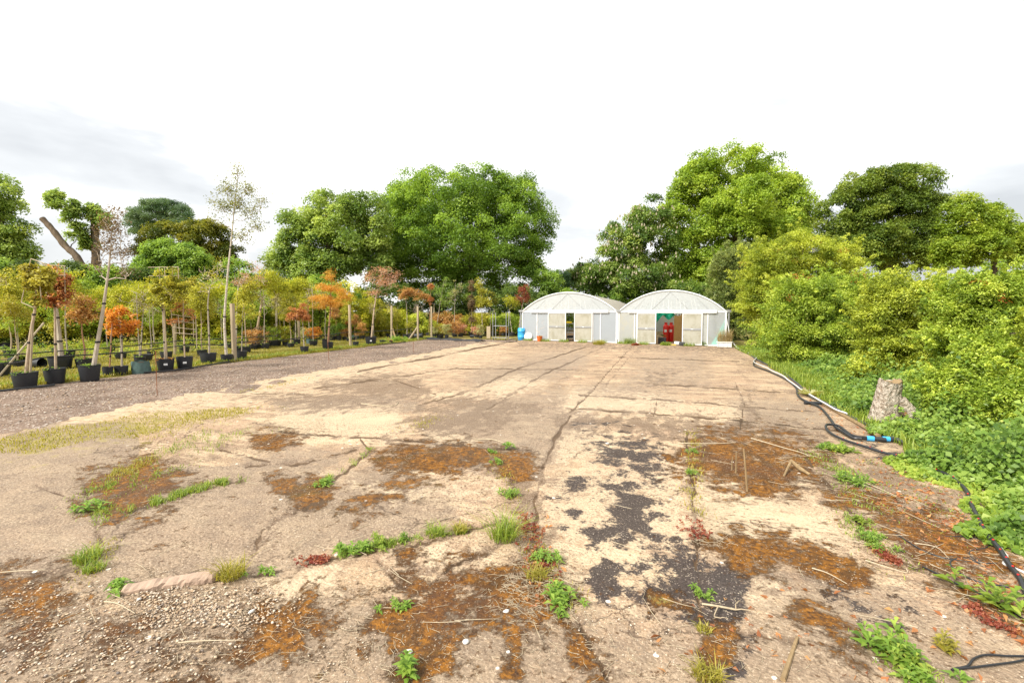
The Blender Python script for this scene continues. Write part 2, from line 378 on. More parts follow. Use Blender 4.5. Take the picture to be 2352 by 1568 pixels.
def build_yard():
    A = np.radians(np.arange(-84, 56, .16)); R = .55*np.exp(np.arange(0, math.log(58/.55), .0072))
    aa, rr = np.meshgrid(A, R); X = rr*np.sin(aa); Y = rr*np.cos(aa)
    nr, na = X.shape
    jit = .25*np.sin(Y*5.1+X*3)+.18*np.sin(Y*13.7)+.1*np.sin(Y*31+X*17)
    lb = yard_left_x(Y)+jit*.45; rb = 4.1+.25*np.sin(Y*1.3)+.15*np.sin(Y*4.1); mg = .025*rr
    keep = (X > lb-mg) & (X < rb+mg) & (Y < 52.5) & (Y > -1.0); X = np.clip(X, np.where(X > lb-mg, lb, X), np.where(X < rb+mg, rb, X))
    keep &= ~((Y > 30.8) & (X < -10.05)) & ~((Y > 31.1) & (X > 3.0))
    u, v = proj(X, Y, np.zeros_like(X)); u = np.nan_to_num(u, nan=-9999.); v = np.nan_to_num(v, nan=9999.)
    M = {k: np.zeros(X.shape) for k in ('moss', 'dark', 'grey', 'pale', 'dirt', 'green', 'crack', 'ridge')}
    def put(key, items, w):
        for s, poly in items:
            p = np.array(poly); b = (u > p[:, 0].min()-60) & (u < p[:, 0].max()+60) & (v > p[:, 1].min()-60) & (v < p[:, 1].max()+60)
            if b.any():
                size = min(np.ptp(p[:, 0]), np.ptp(p[:, 1])*2)
                val = s*.86*soft(sd_poly(u[b], v[b], poly)+size*({'dark': .05, 'moss': .21, 'grey': .3}.get(key, .2)), max(6, size*.34))
                M[key][b] = np.maximum(M[key][b], val)
    put('moss', MOSS, 22); put('dark', DARK, 16); put('grey', GREY, 22); put('pale', PALE, 20); put('dirt', DIRT, 18); put('green', GREEN, 18)
    for w, line in CRACK:
        p = np.array(line); b = (u > p[:, 0].min()-30) & (u < p[:, 0].max()+30) & (v > p[:, 1].min()-30) & (v < p[:, 1].max()+30)
        wob = .55*(5*np.sin(u[b]*.05+v[b]*.09)+3.5*np.sin(u[b]*.17-v[b]*.12)+2*np.sin(u[b]*.43+v[b]*.37))
        vs = np.clip((v[b]-714)/400, .12, 1.2)
        d = sd_line(u[b]+wob*vs, v[b]+wob*vs*.6, line)
        M['crack'][b] = np.maximum(M['crack'][b], np.clip(1.2-d/(w*np.clip(vs*1.5, .72, 1.3)), 0, 1)*(.80+.28*np.sin(u[b]*.06+v[b]*.045)))
        M['dirt'][b] = np.maximum(M['dirt'][b], .62*np.clip(1-d/(w*5*np.clip(vs*1.5, .4, 1.3)), 0, 1))
    for s, poly, ang in RIDGE:
        p = np.array(poly); b = (u > p[:, 0].min()-40) & (u < p[:, 0].max()+40) & (v > p[:, 1].min()-40) & (v < p[:, 1].max()+40)
        mk = soft(sd_poly(u[b], v[b], poly), 10); q = X[b]*math.sin(ang)+Y[b]*math.cos(ang)
        M['ridge'][b] = np.maximum(M['ridge'][b], s*.62*mk*(.5+.5*np.sin(q*2*PI/.26+1.5*np.sin(X[b]*1.7))))
    Z = relief(X, Y)+.012*M['moss']*(.6+.4*np.sin(X*23)*np.sin(Y*19))-.014*np.clip(M['crack'], 0, 1)
    ii = np.arange(nr*na).reshape(nr, na)
    q = np.stack([ii[:-1, :-1], ii[:-1, 1:], ii[1:, 1:], ii[1:, :-1]], -1)[:, :, ::-1]
    kq = keep[:-1, :-1] & keep[:-1, 1:] & keep[1:, 1:] & keep[1:, :-1]
    Fq = q[kq]; used = np.unique(Fq); remap = np.zeros(nr*na, dtype=np.int64); remap[used] = np.arange(len(used))
    V = np.stack([X, Y, Z], -1).reshape(-1, 3)[used]
    o = fast('concrete_yard', V, remap[Fq], yard_material(), smooth=True); o['kind'] = 'structure'
    for k, a in M.items():
        at = o.data.attributes.new(k, 'FLOAT', 'POINT'); at.data.foreach_set('value', a.reshape(-1)[used].astype(np.float32))
    return o

def yard_material():
    t = NT('weathered_concrete')
    big = t.noise(.55, 5, .6); n1 = t.noise(1.6, 9, .66); n2 = t.noise(5.5, 8, .68, dist=.4); n3 = t.noise(70, 3, .6); n5a = t.noise(3.4, 11, .74, dist=.3); n5 = t.math('ADD', t.math('MULTIPLY', n5a, .74), t.math('MULTIPLY', t.noise(24, 7, .8), .26)); n4 = t.noise(2.7, 10, .7, t.mapped((1.6, .7, 1)))
    peb = t.vor(38); pebc = t.vor(38, out='Color'); sep = t.n('ShaderNodeSeparateColor'); t.l(pebc, sep.inputs[0])
    peb2 = t.n('ShaderNodeSeparateColor'); t.l(t.vor(120, out='Color'), peb2.inputs[0])
    far = t.n('ShaderNodeSeparateColor'); t.l(t.vor(13, out='Color'), far.inputs[0])
    def mask(name, nz, amp, lo=.47, hi=.57):
        return t.step(t.math('ADD', t.attr(name), t.math('MULTIPLY', t.math('SUBTRACT', nz, .5), amp)), lo, hi)
    col = t.mix(t.step(n1, .3, .7), (.30, .205, .128), (.50, .365, .228))
    col = t.mix(t.math('MULTIPLY', t.step(big, .4, .62), .55), col, (.43, .285, .19))
    col = t.mix(t.math('MULTIPLY', t.step(n4, .5, .66), .6), col, (.24, .165, .115))
    strk = t.noise(.8, 9, .7, t.mapped((2.2, .55, 1), .25)); col = t.mix(t.math('MULTIPLY', t.step(strk, .50, .60), .6), col, (.190, .128, .085)); pstr = t.noise(1.3, 10, .72, t.mapped((.5, 1.9, 1), .12)); col = t.mix(t.math('MULTIPLY', t.step(pstr, .49, .58), .8), col, (.585, .445, .290))
    dstr = t.noise(2.1, 9, .75, t.mapped((.45, 2.2, 1), -.05)); col = t.mix(t.math('MULTIPLY', t.step(dstr, .56, .63), .75), col, (.125, .084, .060))
    col = t.mix(t.math('MULTIPLY', t.step(t.noise(.9, 8, .7, t.mapped((.45, 1.5, 1), -.1)), .52, .66), .5), col, (.15, .105, .085))
    # aggregate: single pebbles, light and dark
    col = t.mix(t.math('MULTIPLY', t.step(sep.outputs[0], .2, .9), .5), col, t.mix(.5, col, t.mix(sep.outputs[1], (.20, .13, .08), (.60, .42, .25))))
    col = t.mix(t.math('MULTIPLY', t.step(n3, .38, .62), .55), col, t.mix(1.0, col, (.62, .58, .52), 'MULTIPLY'))
    gm = mask('grey', n2, 1.0, .26, .50)
    col = t.mix(t.math('MULTIPLY', gm, .74), col, t.mix(t.step(n5, .35, .65), (.150, .112, .080), (.315, .232, .155)))
    col = t.mix(t.math('MULTIPLY', mask('pale', n2, 1.5, .4, .62), .8), col, t.mix(n3, (.44, .335, .215), (.57, .44, .295)))
    rd = t.attr('ridge'); col = t.mix(t.math('MULTIPLY', t.step(t.math('ADD', rd, t.math('MULTIPLY', t.math('SUBTRACT', n2, .5), 1.6)), .42, .8), .6), col, (.56, .44, .31))
    dm = mask('dirt', n4, 2.0, .42, .62)
    col = t.mix(t.math('MULTIPLY', dm, .82), col, t.mix(n3, (.095, .062, .040), (.20, .135, .085)))
    kd = mask('dark', n5, 2.9, .42, .56)
    tar = t.mix(t.step(n3, .4, .62), (.026, .020, .018), (.060, .046, .041))
    tar = t.mix(t.step(peb2.outputs[0], .955, .975), tar, (.26, .21, .17))
    col = t.mix(t.math('MULTIPLY', kd, .96), col, tar)
    mm = mask('moss', n5, 2.9, .45, .66)
    mo = t.mix(t.step(t.noise(17, 7, .75), .36, .64), (.056, .022, .006), (.300, .122, .012))
    mo = t.mix(t.math('MULTIPLY', t.step(n4, .46, .60), .85), mo, t.mix(n3, (.040, .019, .007), (.115, .055, .014)))
    mo = t.mix(t.math('MULTIPLY', t.step(n1, .52, .68), .7), mo, t.mix(n3, (.045, .030, .008), (.15, .095, .018)))
    mo = t.mix(t.step(t.noise(.8, 3), .52, .62), mo, t.mix(.55, mo, (.09, .038, .016)))
    mo = t.mix(t.math('MULTIPLY', t.step(peb2.outputs[1], .975, .985), .7), mo, (.42, .34, .25))
    col = t.mix(mm, col, mo)
    spk = t.math('MULTIPLY', t.step(t.noise(30, 8, .85), .50, .57), t.step(t.noise(.7, 6, .65), .30, .56)); spk = t.math('MULTIPLY', spk, t.math('SUBTRACT', 1, t.math('MAXIMUM', kd, mm)))
    col = t.mix(t.math('MULTIPLY', spk, .85), col, t.mix(n2, (.085, .055, .035), (.17, .115, .072)))
    lt = t.math('MULTIPLY', t.step(t.noise(44, 6, .85, t.mapped((1, 1, 1), .7)), .54, .60), t.math('SUBTRACT', 1, t.math('MAXIMUM', kd, mm))); col = t.mix(t.math('MULTIPLY', lt, .5), col, (.62, .49, .35))
    # small moss cushions sprinkled everywhere near old joints
    sp = t.math('MULTIPLY', t.step(t.noise(15, 6, .72), .57, .64), t.step(t.math('ADD', t.noise(1.1, 4), t.math('MULTIPLY', t.attr('moss'), .35)), .50, .66))
    col = t.mix(t.math('MULTIPLY', sp, .85), col, t.mix(n3, (.045, .024, .012), (.12, .055, .015)))
    col = t.mix(t.math('MULTIPLY', mask('green', n5, 2.4, .66, .86), .85), col, t.mix(n3, (.16, .14, .035), (.34, .27, .08)))
    col = t.mix(t.math('MULTIPLY', t.step(t.math('ADD', t.attr('crack'), t.math('MULTIPLY', t.math('SUBTRACT', n5, .5), 1.6)), .42, .72), .9), col, t.mix(n2, (.045, .028, .016), (.13, .075, .035)))
    # hairline cracks, white chips and grit
    vc = t.vor(.62, 'DISTANCE_TO_EDGE', vec=None)
    wv = t.n('ShaderNodeVectorMath', operation='ADD'); t.l(t.co(), wv.inputs[0]); nn = t.n('ShaderNodeTexNoise'); t.l(t.co(), nn.inputs[0]); nn.inputs['Scale'].default_value = 2.2; nn.inputs['Detail'].default_value = 6
    t.l(nn.outputs[1], wv.inputs[1]); vc = t.vor(.5, 'DISTANCE_TO_EDGE', vec=wv.outputs[0])
    col = t.mix(t.math('MULTIPLY', t.math('SUBTRACT', 1, t.step(vc, .002, .010)), t.math('MULTIPLY', t.step(big, .42, .55), .75)), col, (.075, .048, .03))
    col = t.mix(t.math('MULTIPLY', t.step(peb2.outputs[2], .975, .985), t.math('MULTIPLY', t.step(n1, .42, .6), .75)), col, (.58, .49, .37))
    col = t.mix(t.math('MULTIPLY', t.step(far.outputs[2], .994, .996), t.step(t.vor(13), .28, .18)), col, (.70, .64, .55))
    h = t.math('ADD', t.math('MULTIPLY', n3, .35), t.math('ADD', t.math('MULTIPLY', peb, -.5), t.math('MULTIPLY', mm, t.math('ADD', .6, n3))))
    t.pbr(col, t.mix(gm, (.92, .92, .92), (.62, .62, .62)), 0, t.bump(h, .75, .02), .25)
    return t.m

def gravel_material():
    t = NT('crushed_road_planings'); n1 = t.noise(1.2, 6, .6); n3 = t.noise(60, 4, .65); c = t.n('ShaderNodeSeparateColor'); t.l(t.vor(30, out='Color'), c.inputs[0]); f = t.n('ShaderNodeSeparateColor'); t.l(t.vor(11, out='Color'), f.inputs[0])
    col = t.mix(t.step(n1, .35, .65), (.155, .110, .084), (.235, .170, .132))
    col = t.mix(t.step(n3, .35, .65), t.mix(1, col, (.6, .58, .56), 'MULTIPLY'), t.mix(1, col, (1.3, 1.28, 1.22), 'MULTIPLY'))
    col = t.mix(t.step(c.outputs[0], .88, .93), col, (.42, .36, .30))
    col = t.mix(t.math('MULTIPLY', t.step(f.outputs[1], .93, .95), t.step(t.vor(11), .30, .2)), col, (.66, .60, .52))
    col = t.mix(t.math('MULTIPLY', t.step(t.noise(1.8, 7, .7), .58, .66), .5), col, (.235, .165, .115))
    t.pbr(col, .95, 0, t.bump(t.math('ADD', n3, t.vor(30)), .8, .02), .2); return t.m
def soil_material():
    t = NT('rough_grass_and_soil'); n1 = t.noise(.9, 7, .65); n3 = t.noise(26, 5, .7); n2 = t.noise(3, 6, .65)
    col = t.mix(t.step(n3, .3, .7), (.10, .115, .022), (.26, .235, .05))
    col = t.mix(t.step(n2, .42, .6), col, t.mix(n3, (.22, .17, .045), (.34, .28, .09)))
    col = t.mix(t.math('MULTIPLY', t.step(n1, .52, .62), .85), col, t.mix(n3, (.13, .09, .055), (.26, .185, .12)))
    t.pbr(col, .95, 0, t.bump(n3, .8, .05), .1); return t.m

def build_ground():
    # one sheet to the horizon, denser near the camera
    s = np.concatenate([-np.geomspace(600, 60, 14), np.linspace(-56, 60, 88), np.geomspace(64, 600, 14)])
    X, Y = np.meshgrid(s, s); n = len(s)
    Z = -.03+.02*np.sin(X*.8)*np.sin(Y*.6)
    Z = np.where((X > -19) & (X < 5) & (Y < 54), -.06, Z)
    ii = np.arange(n*n).reshape(n, n); q = np.stack([ii[:-1, :-1], ii[:-1, 1:], ii[1:, 1:], ii[1:, :-1]], -1).reshape(-1, 4)
    o = fast('ground', np.stack([X, Y, Z], -1).reshape(-1, 3), q, soil_material(), smooth=True); o['kind'] = 'structure'
    # gravel track
    ys = np.concatenate([np.linspace(-3, 33.6, 300)]); xs = np.linspace(0, 1, 60); V = []
    for y in ys:
        l = -16.95+.12*math.sin(y*1.9)+.07*math.sin(y*5.3)-.25*max(0, (y-28)/6)
        r = yard_left_x(y)+.9
        for s_ in xs:
            x = l+(r-l)*s_; V.append((x, y, -.012+.012*math.sin(x*3.1+y*2)*math.sin(y*2.3)))
    m = len(xs); ii = np.arange(len(ys)*m).reshape(len(ys), m); q = np.stack([ii[:-1, :-1], ii[:-1, 1:], ii[1:, 1:], ii[1:, :-1]], -1).reshape(-1, 4)
    o = fast('gravel_track', V, q, gravel_material(), smooth=True); o['kind'] = 'structure'
    # slim verge under the nursery fence and the one under the hedge
    for nm, x0, x1, y0, y1 in (('grass_verge', -34, -16.8, 0, 44), ('hedge_verge', 3.6, 12, 0, 56)):
        ys = np.arange(y0, y1, .35); xs = np.arange(x0, x1+.01, .35); X, Y = np.meshgrid(xs, ys)
        Z = -.025+.03*np.sin(X*2.1+Y)*np.sin(Y*1.7)+.05*np.clip((np.abs(X-(-16.8 if x0 < 0 else 3.6)))/1.0, 0, 1)
        m = len(xs); ii = np.arange(X.size).reshape(X.shape); q = np.stack([ii[:-1, :-1], ii[:-1, 1:], ii[1:, 1:], ii[1:, :-1]], -1).reshape(-1, 4)
        o = fast(nm, np.stack([X, Y, Z], -1).reshape(-1, 3), q, bpy.data.materials['rough_grass_and_soil'], smooth=True); o['kind'] = 'structure'

build_ground(); build_yard()

# ---------------------------------------------------------------- sky, sun, camera
def build_light():
    w = bpy.data.worlds.new('World'); SC.world = w; w.use_nodes = True; t = w.node_tree; t.nodes.clear()
    N = lambda ty, **k: (lambda x: [setattr(x, a, b) for a, b in k.items()] and x or x)(t.nodes.new(ty))
    out = N('ShaderNodeOutputWorld'); bg = N('ShaderNodeBackground'); sky = N('ShaderNodeTexSky', sky_type='NISHITA')
    sky.sun_disc = False; sky.sun_elevation = SUN_EL; sky.sun_rotation = SUN_AZ; sky.air_density = 1.2; sky.dust_density = 2.5
    tc = N('ShaderNodeTexCoord'); mp = N('ShaderNodeMapping'); mp.inputs['Scale'].default_value = (1.0, 1.0, 3.4); mp.inputs['Location'].default_value = (.35, .1, .55)
    n = N('ShaderNodeTexNoise'); n.inputs['Scale'].default_value = 1.9; n.inputs['Detail'].default_value = 6; n.inputs['Roughness'].default_value = .5; n.inputs['Distortion'].default_value = .35
    t.links.new(tc.outputs['Generated'], mp.inputs[0]); t.links.new(mp.outputs[0], n.inputs[0])
    r = N('ShaderNodeValToRGB'); e = r.color_ramp.elements; e[0].position = .34; e[0].color = (.47, .485, .51, 1); e[1].position = .55; e[1].color = (1.0, 1.0, 1.0, 1)
    x = e.new(.45); x.color = (.62, .635, .655, 1)
    sx = N('ShaderNodeSeparateXYZ'); t.links.new(tc.outputs['Generated'], sx.inputs[0]); ma = N('ShaderNodeMath', operation='MULTIPLY_ADD'); t.links.new(sx.outputs[2], ma.inputs[0]); ma.inputs[1].default_value = .34; ma.inputs[2].default_value = -.085; ad = N('ShaderNodeMath', operation='ADD'); t.links.new(n.outputs[0], ad.inputs[0]); t.links.new(ma.outputs[0], ad.inputs[1]); t.links.new(ad.outputs[0], r.inputs[0])
    sc = N('ShaderNodeMix', data_type='RGBA', blend_type='MULTIPLY'); sc.inputs[0].default_value = 1
    t.links.new(r.outputs[0], sc.inputs[6]); sc.inputs[7].default_value = (CLOUD, CLOUD*.995, CLOUD*.98, 1)
    mx = N('ShaderNodeMix', data_type='RGBA'); mx.inputs[0].default_value = .88
    t.links.new(sky.outputs[0], mx.inputs[6]); t.links.new(sc.outputs[2], mx.inputs[7])
    t.links.new(mx.outputs[2], bg.inputs[0]); bg.inputs[1].default_value = .1; t.links.new(bg.outputs[0], out.inputs[0])
    L = bpy.data.lights.new('sun', 'SUN'); L.energy = SUN_E; L.angle = math.radians(14); L.color = (1, .95, .86)
    o = bpy.data.objects.new('sun', L); COL.objects.link(o)
    d = Vector((math.sin(SUN_AZ)*math.cos(SUN_EL), math.cos(SUN_AZ)*math.cos(SUN_EL), math.sin(SUN_EL)))
    o.rotation_euler = d.to_track_quat('Z', 'Y').to_euler(); o.location = (-20, -10, 40)
SUN_EL = math.radians(43); SUN_AZ = math.radians(215); SUN_E = 4.5; CLOUD = 11.5
build_light()
cam = bpy.data.cameras.new('camera'); co = bpy.data.objects.new('camera', cam); COL.objects.link(co)
cam.sensor_width = 36; cam.lens = 17; cam.clip_end = 2000; cam.clip_start = .05
co.location = (0, 0, EYE); co.rotation_euler = (PI/2-PITCH, 0, YAW); SC.camera = co
SC.view_settings.view_transform = 'Standard'; SC.view_settings.look = 'None'; SC.view_settings.gamma = 1; SC.view_settings.exposure = .52
# ---------------------------------------------------------------- shared hard materials
M = {}
M['alu'] = plain('white_painted_aluminium', (.72, .73, .74), .4, .0, .05)
M['galv'] = plain('galvanised_steel', (.42, .43, .44), .45, .7, .15, 30)
M['black_plastic'] = plain('black_pot_plastic', (.022, .024, .028), .5, 0, .35, 20, .4)
M['black_hose'] = plain('black_polythene_pipe', (.018, .019, .021), .45, 0, .3, 40, .4)
M['grey_hose'] = plain('faded_black_pipe', (.060, .062, .068), .5, 0, .3, 40, .4)
M['white_cable'] = plain('white_cable', (.62, .62, .60), .5, 0, .08)
M['blue_plastic'] = plain('blue_barrel_plastic', (.045, .36, .72), .4, 0, .12, 8, .45)
M['white_plastic'] = plain('white_plastic', (.66, .66, .63), .45, 0, .1, 9)
M['terracotta'] = plain('terracotta_plastic', (.58, .135, .030), .55, 0, .12, 12)
M['red_paint'] = plain('red_gas_bottle_paint', (.62, .020, .012), .35, 0, .12, 9, .5)
M['soil'] = plain('potting_soil', (.075, .046, .028), .95, 0, .5, 30, .1, .6)
M['label'] = plain('white_sticker', (.75, .75, .74), .6, 0, .03)
M['timber'] = barkmat('weathered_post_timber', (.30, .235, .15), (.47, .385, .265), 22, .12, .35)
M['timber_dark'] = barkmat('damp_timber', (.17, .115, .060), (.33, .235, .125), 20, .2, .4)
M['bamboo'] = barkmat('bamboo_cane', (.36, .29, .19), (.54, .46, .33), 30, .2, .2)
M['rust'] = plain('rusty_rod', (.22, .085, .035), .8, 0, .3, 30)
M['tarp_green'] = plain('turquoise_green_tarpaulin', (.010, .40, .25), .45, 0, .2, 4)
M['sheet_white'] = plain('white_polythene', (.74, .75, .74), .35, 0, .06, 5)
M['ply'] = plain('plywood_sheet', (.50, .31, .12), .7, 0, .18, 5)
M['yellow'] = plain('yellow_plastic', (.75, .55, .02), .45, 0, .1)
M['membrane'] = plain('black_weed_membrane', (.030, .031, .034), .6, 0, .4, 6)
M['grey_green_bag'] = plain('grey_green_planting_bag', (.075, .125, .115), .5, 0, .35, 9)
M['brick'] = plain('worn_red_kerb_brick', (.37, .265, .195), .85, 0, .3, 14, .2, .5)
M['stone'] = plain('white_flint_stone', (.60, .57, .52), .8, 0, .2, 20)
M['concrete_post'] = plain('concrete_base_block', (.40, .36, .29), .9, 0, .2, 12, .2, .3)
M['tie'] = plain('black_rubber_tie', (.015, .015, .016), .6, 0, .2)
def sheetmat(name, col, trans=.5, clear=.06, stain=None, ribs=0, rough=.35):
    t = NT(name); n = t.noise(2.2, 6, .6); n2 = t.noise(2.6, 6, .65, t.mapped((1, 1, .7)))
    c = t.mix(n, [x*.93 for x in col], col)
    if stain: c = t.mix(t.math('MULTIPLY', t.step(n2, .40, .72), .8), c, stain)
    p = t.n('ShaderNodeBsdfPrincipled'); t.l(c, p.inputs['Base Color']); p.inputs['Roughness'].default_value = rough
    if ribs:
        w = t.n('ShaderNodeTexWave', wave_type='BANDS', bands_direction='X'); t.l(t.mapped((1, 1, 1)), w.inputs[0]); w.inputs['Scale'].default_value = ribs; w.inputs['Distortion'].default_value = .6
        t.l(t.bump(w.outputs[1], .25, .01), p.inputs['Normal'])
    tr = t.n('ShaderNodeBsdfTranslucent'); t.l(c, tr.inputs[0]); tp = t.n('ShaderNodeBsdfTransparent')
    a = t.n('ShaderNodeMixShader'); a.inputs[0].default_value = trans; t.l(p.outputs[0], a.inputs[1]); t.l(tr.outputs[0], a.inputs[2])
    b = t.n('ShaderNodeMixShader'); b.inputs[0].default_value = clear; t.l(a.outputs[0], b.inputs[1]); t.l(tp.outputs[0], b.inputs[2])
    t.l(b.outputs[0], t.out.inputs[0]); return t.m
M['poly'] = sheetmat('frosted_polycarbonate', (.54, .59, .64), .45, .08)
M['poly_warm'] = sheetmat('cream_frosted_sheet', (.64, .66, .64), .5, .06, (.68, .66, .55))
M['poly_stain'] = sheetmat('algae_stained_sheet', (.66, .64, .55), .45, .06, (.47, .44, .32))
M['film'] = sheetmat('corrugated_clear_film', (.73, .78, .81), .55, .10, None, 9)
M['clear'] = sheetmat('clear_side_panel', (.74, .77, .79), .4, .5)
M['roof'] = sheetmat('weathered_roof_film', (.76, .73, .66), .45, .04, (.62, .55, .42), 0)

# ---------------------------------------------------------------- the two polytunnels
GA, GB = g(1199, 781), g(1668, 796)
GD = (GB-GA)[:2]; GL = np.linalg.norm(GD); GD = GD/GL
def fac(u, v, off=0.0):                  # the point of the end-wall plane seen at u, v
    d = ray(u, v); n = np.array([GD[1], -GD[0], 0]); o = np.array([0, 0, EYE])
    p = o+d*(np.dot(n, GA-o)/np.dot(n, d)); return p+n*off
def fs(u): return float(np.dot(fac(u, 760)[:2]-GA[:2], GD))
def FP(s, z, off=0.0): return np.array([GA[0]+GD[0]*s+GD[1]*off, GA[1]+GD[1]*s-GD[0]*off, z])
GLEN = 20.0
def fbox(mb, s0, s1, z0, z1, off=0.0, th=.05):
    c = FP((s0+s1)/2, (z0+z1)/2, off); return mb.box(c, (abs(s1-s0), th, abs(z1-z0)), math.atan2(GD[1], GD[0]))
def arch(s0, s1, ze, zr, n=26):
    hw = (s1-s0)/2; h = zr-ze; R = (hw*hw+h*h)/(2*h); out = []
    a = math.asin(min(1, hw/R))
    if h > hw: a = PI-a
    for k in range(n+1):
        t = -a+2*a*k/n; out.append(((s0+s1)/2+R*math.sin(t), zr-R+R*math.cos(t)))
    return out
ZE, ZR, ZD = 2.06, 3.34, 1.98
def greenhouse(label, s0, s1, mull, doors, side_mat, seed):
    root = thing('polytunnel_greenhouse', label, 'greenhouse', tuple(FP((s0+s1)/2, 0)), 'paired greenhouses at the end of the yard')
    A = arch(s0+.06, s1-.06, ZE, ZR)
    # roof: skin with shallow hoops, swept down the yard
    nseg = 28; V = []; Fq = []
    for j in range(nseg+1):
        y = -.06+(GLEN+.06)*j/nseg; r = .022 if j % 2 == 0 else -.010
        for (s, z) in A:
            p = FP(s, z, 0); cz = (z-ZE)/(ZR-ZE); V.append((p[0], p[1]+y, z+r*(.3+.7*cz)+.02))
    m = len(A)
    for j in range(nseg):
        for k in range(m-1): Fq.append((j*m+k, j*m+k+1, (j+1)*m+k+1, (j+1)*m+k))
    roof = fast('roof', V, Fq, M['roof'], root, smooth=True)
    # gable film, rib rods and arch trim
    mb = MB(); V = []; Fq = []
    for (s, z) in A: V += [tuple(FP(s, z-.01, .0)), tuple(FP(s, ZE-.02, .0))]
    for k in range(m-1): Fq.append((2*k, 2*k+1, 2*k+3, 2*k+2))
    gab = fast('gable', V, Fq, M['film'], root)
    mb.tube([FP(s, z+.02, .05) for s, z in A], .036, 8); mb.build('arch_rim', M['alu'], gab, True)
    mb = MB(); top = FP((s0+s1)/2, ZR-.08, .02)
    for q in (-.20, .20): mb.bar(top, FP((s0+s1)/2+q*(s1-s0)*.86, ZE+.1, .02), .013)
    for q in (-.33, .33): mb.bar(FP((s0+s1)/2+q*.88*(s1-s0)*.82, ZE+.82, .02), FP((s0+s1)/2+q*(s1-s0)*1.05, ZE+.1, .02), .009)
    mb.build('gable_brace', M['galv'], gab)
    r2 = np.random.default_rng(seed)
    for k in range(20):
        mb = MB()
        s = s0+.6+(s1-s0-1.2)*k/19+r2.normal()*.06; hw = (s1-s0)/2; zt = ZE+(ZR-ZE)*(1-((s-(s0+s1)/2)/hw)**2)-.15
        ss = s+(s-(s0+s1)/2)*-.10
        if zt > ZE+.3: mb.bar(FP(s, ZE+.12, .012), FP(ss, ZE+.12+(zt-ZE-.12)*r2.uniform(.5, 1), .012), r2.uniform(.008, .02), .006); mb.build('film_fold', M['sheet_white'], gab)
    # rail, sill and posts
    mb = MB(); fbox(mb, s0+.0, s1-.0, ZE-.045, ZE+.02, .0, .07); mb.build('eave_rail', M['alu'], root)
    t0, t1 = s0+(s1-s0)*.105, s1-(s1-s0)*.085
    mb = MB(); fbox(mb, t0, t1, ZD+.0, ZE+.10, .10, .07); mb.build('door_track', M['alu'], root)
    for s in (s0+.05, s1-.05):
        mb = MB(); fbox(mb, s-.045, s+.045, 0, ZE-.047, .0, .09); mb.build('corner_post', M['alu'], root)
    d0, d1 = doors['open']                         # clear span
    for xa, xb in ((s0+.10, doors['l'][0]+.1), (doors['r'][1]-.1, s1-.10)): mb = MB(); fbox(mb, xa, xb, .02, .09, .01, .06); mb.build('sill', M['alu'], root)
    # fixed wall panels between mullions
    edges = [s0+.095]+mull+[s1-.095]
    L = [x for x in edges if x <= doors['l'][0]+.35]; 
    spans = []
    lm = [x for x in mull if x < d0]; rm = [x for x in mull if x > d1]
    a = s0+.095
    for x in lm+[d0-.02]: spans.append((a, x)); a = x
    a = d1+.02
    for x in rm+[s1-.095]: spans.append((a, x)); a = x
    for i, (a, b) in enumerate(spans):
        if b-a < .05: continue
        mb = MB(); p, q = a+.003, b-.003
        mb.quad(FP(p, .09, .012), FP(q, .09, .012), FP(q, ZE-.048, .012), FP(p, ZE-.048, .012)); mb.build('wall_panel', side_mat[i % len(side_mat)], root)
    for x in lm+rm:
        mb = MB(); fbox(mb, x-.028, x+.028, .092, ZE-.049, .022, .05); mb.build('mullion', M['alu'], root)
    # sliding doors
    for key in ('l', 'r'):
        a, b = doors[key]; z0, z1, zm = .05, ZD-.005, doors['mid']
        fr = MB()
        for x in (a+.025, b-.025): fbox(fr, x-.025, x+.025, z0, z1, .115, .045)
        fbox(fr, a+.051, b-.051, z0, z0+.05, .115, .043); fbox(fr, a+.051, b-.051, z1-.05, z1, .115, .043)
        door = fr.build('sliding_door', M['alu'], root)
        mb = MB(); fbox(mb, a+.051, b-.051, zm-.05, zm+.05, .125, .05); mb.build('door_rail', M['galv'], door)
        mb = MB(); fbox(mb, (a+b)/2-.07, (a+b)/2+.07, zm-.02, zm+.02, .156, .01); mb.build('rail_label', M['label'], door)
        for zz0, zz1 in ((z0+.052, zm-.052), (zm+.052, z1-.052)):
            mb = MB(); mb.quad(FP(a+.052, zz0, .112), FP(b-.052, zz0, .112), FP(b-.052, zz1, .112), FP(a+.052, zz1, .112)); mb.build('door_panel', M['poly_stain'], door)
        x = doors.get(key+'i')
        if x: 
            mb = MB(); fbox(mb, x-.02, x+.02, z0+.052, z1-.052, .085, .03); mb.build('inner_bar', M['alu'], door)
    # long walls, rear wall and a hoop row inside
    for s, nm in ((s0+.02, 'side_wall'), (s1-.02, 'side_wall')):
        p = FP(s, 0); mb = MB(); mb.quad((p[0], p[1]+.1, .05), (p[0], p[1]+GLEN, .05), (p[0], p[1]+GLEN, ZE), (p[0], p[1]+.1, ZE)); mb.build(nm, M['poly'], root)
    mb = MB(); p, q = FP(s0+.05, 0), FP(s1-.05, 0)
    mb.quad((p[0], p[1]+GLEN, 0), (q[0], q[1]+GLEN, 0), (q[0], q[1]+GLEN, ZE), (p[0], p[1]+GLEN, ZE))
    vv = [(FP(s, z)[0], FP(s, z)[1]+GLEN, z) for s, z in A]; mb.add(vv, [tuple(range(len(vv)))]); mb.build('rear_wall', M['poly'], root)
    for j in range(1, 7):
        mb = MB(); mb.tube([(FP(s, z)[0], FP(s, z)[1]+j*GLEN/7, z-.05) for s, z in A], .022, 5); mb.build('hoop', M['galv'], root)
    return root
SM = fs(1419)
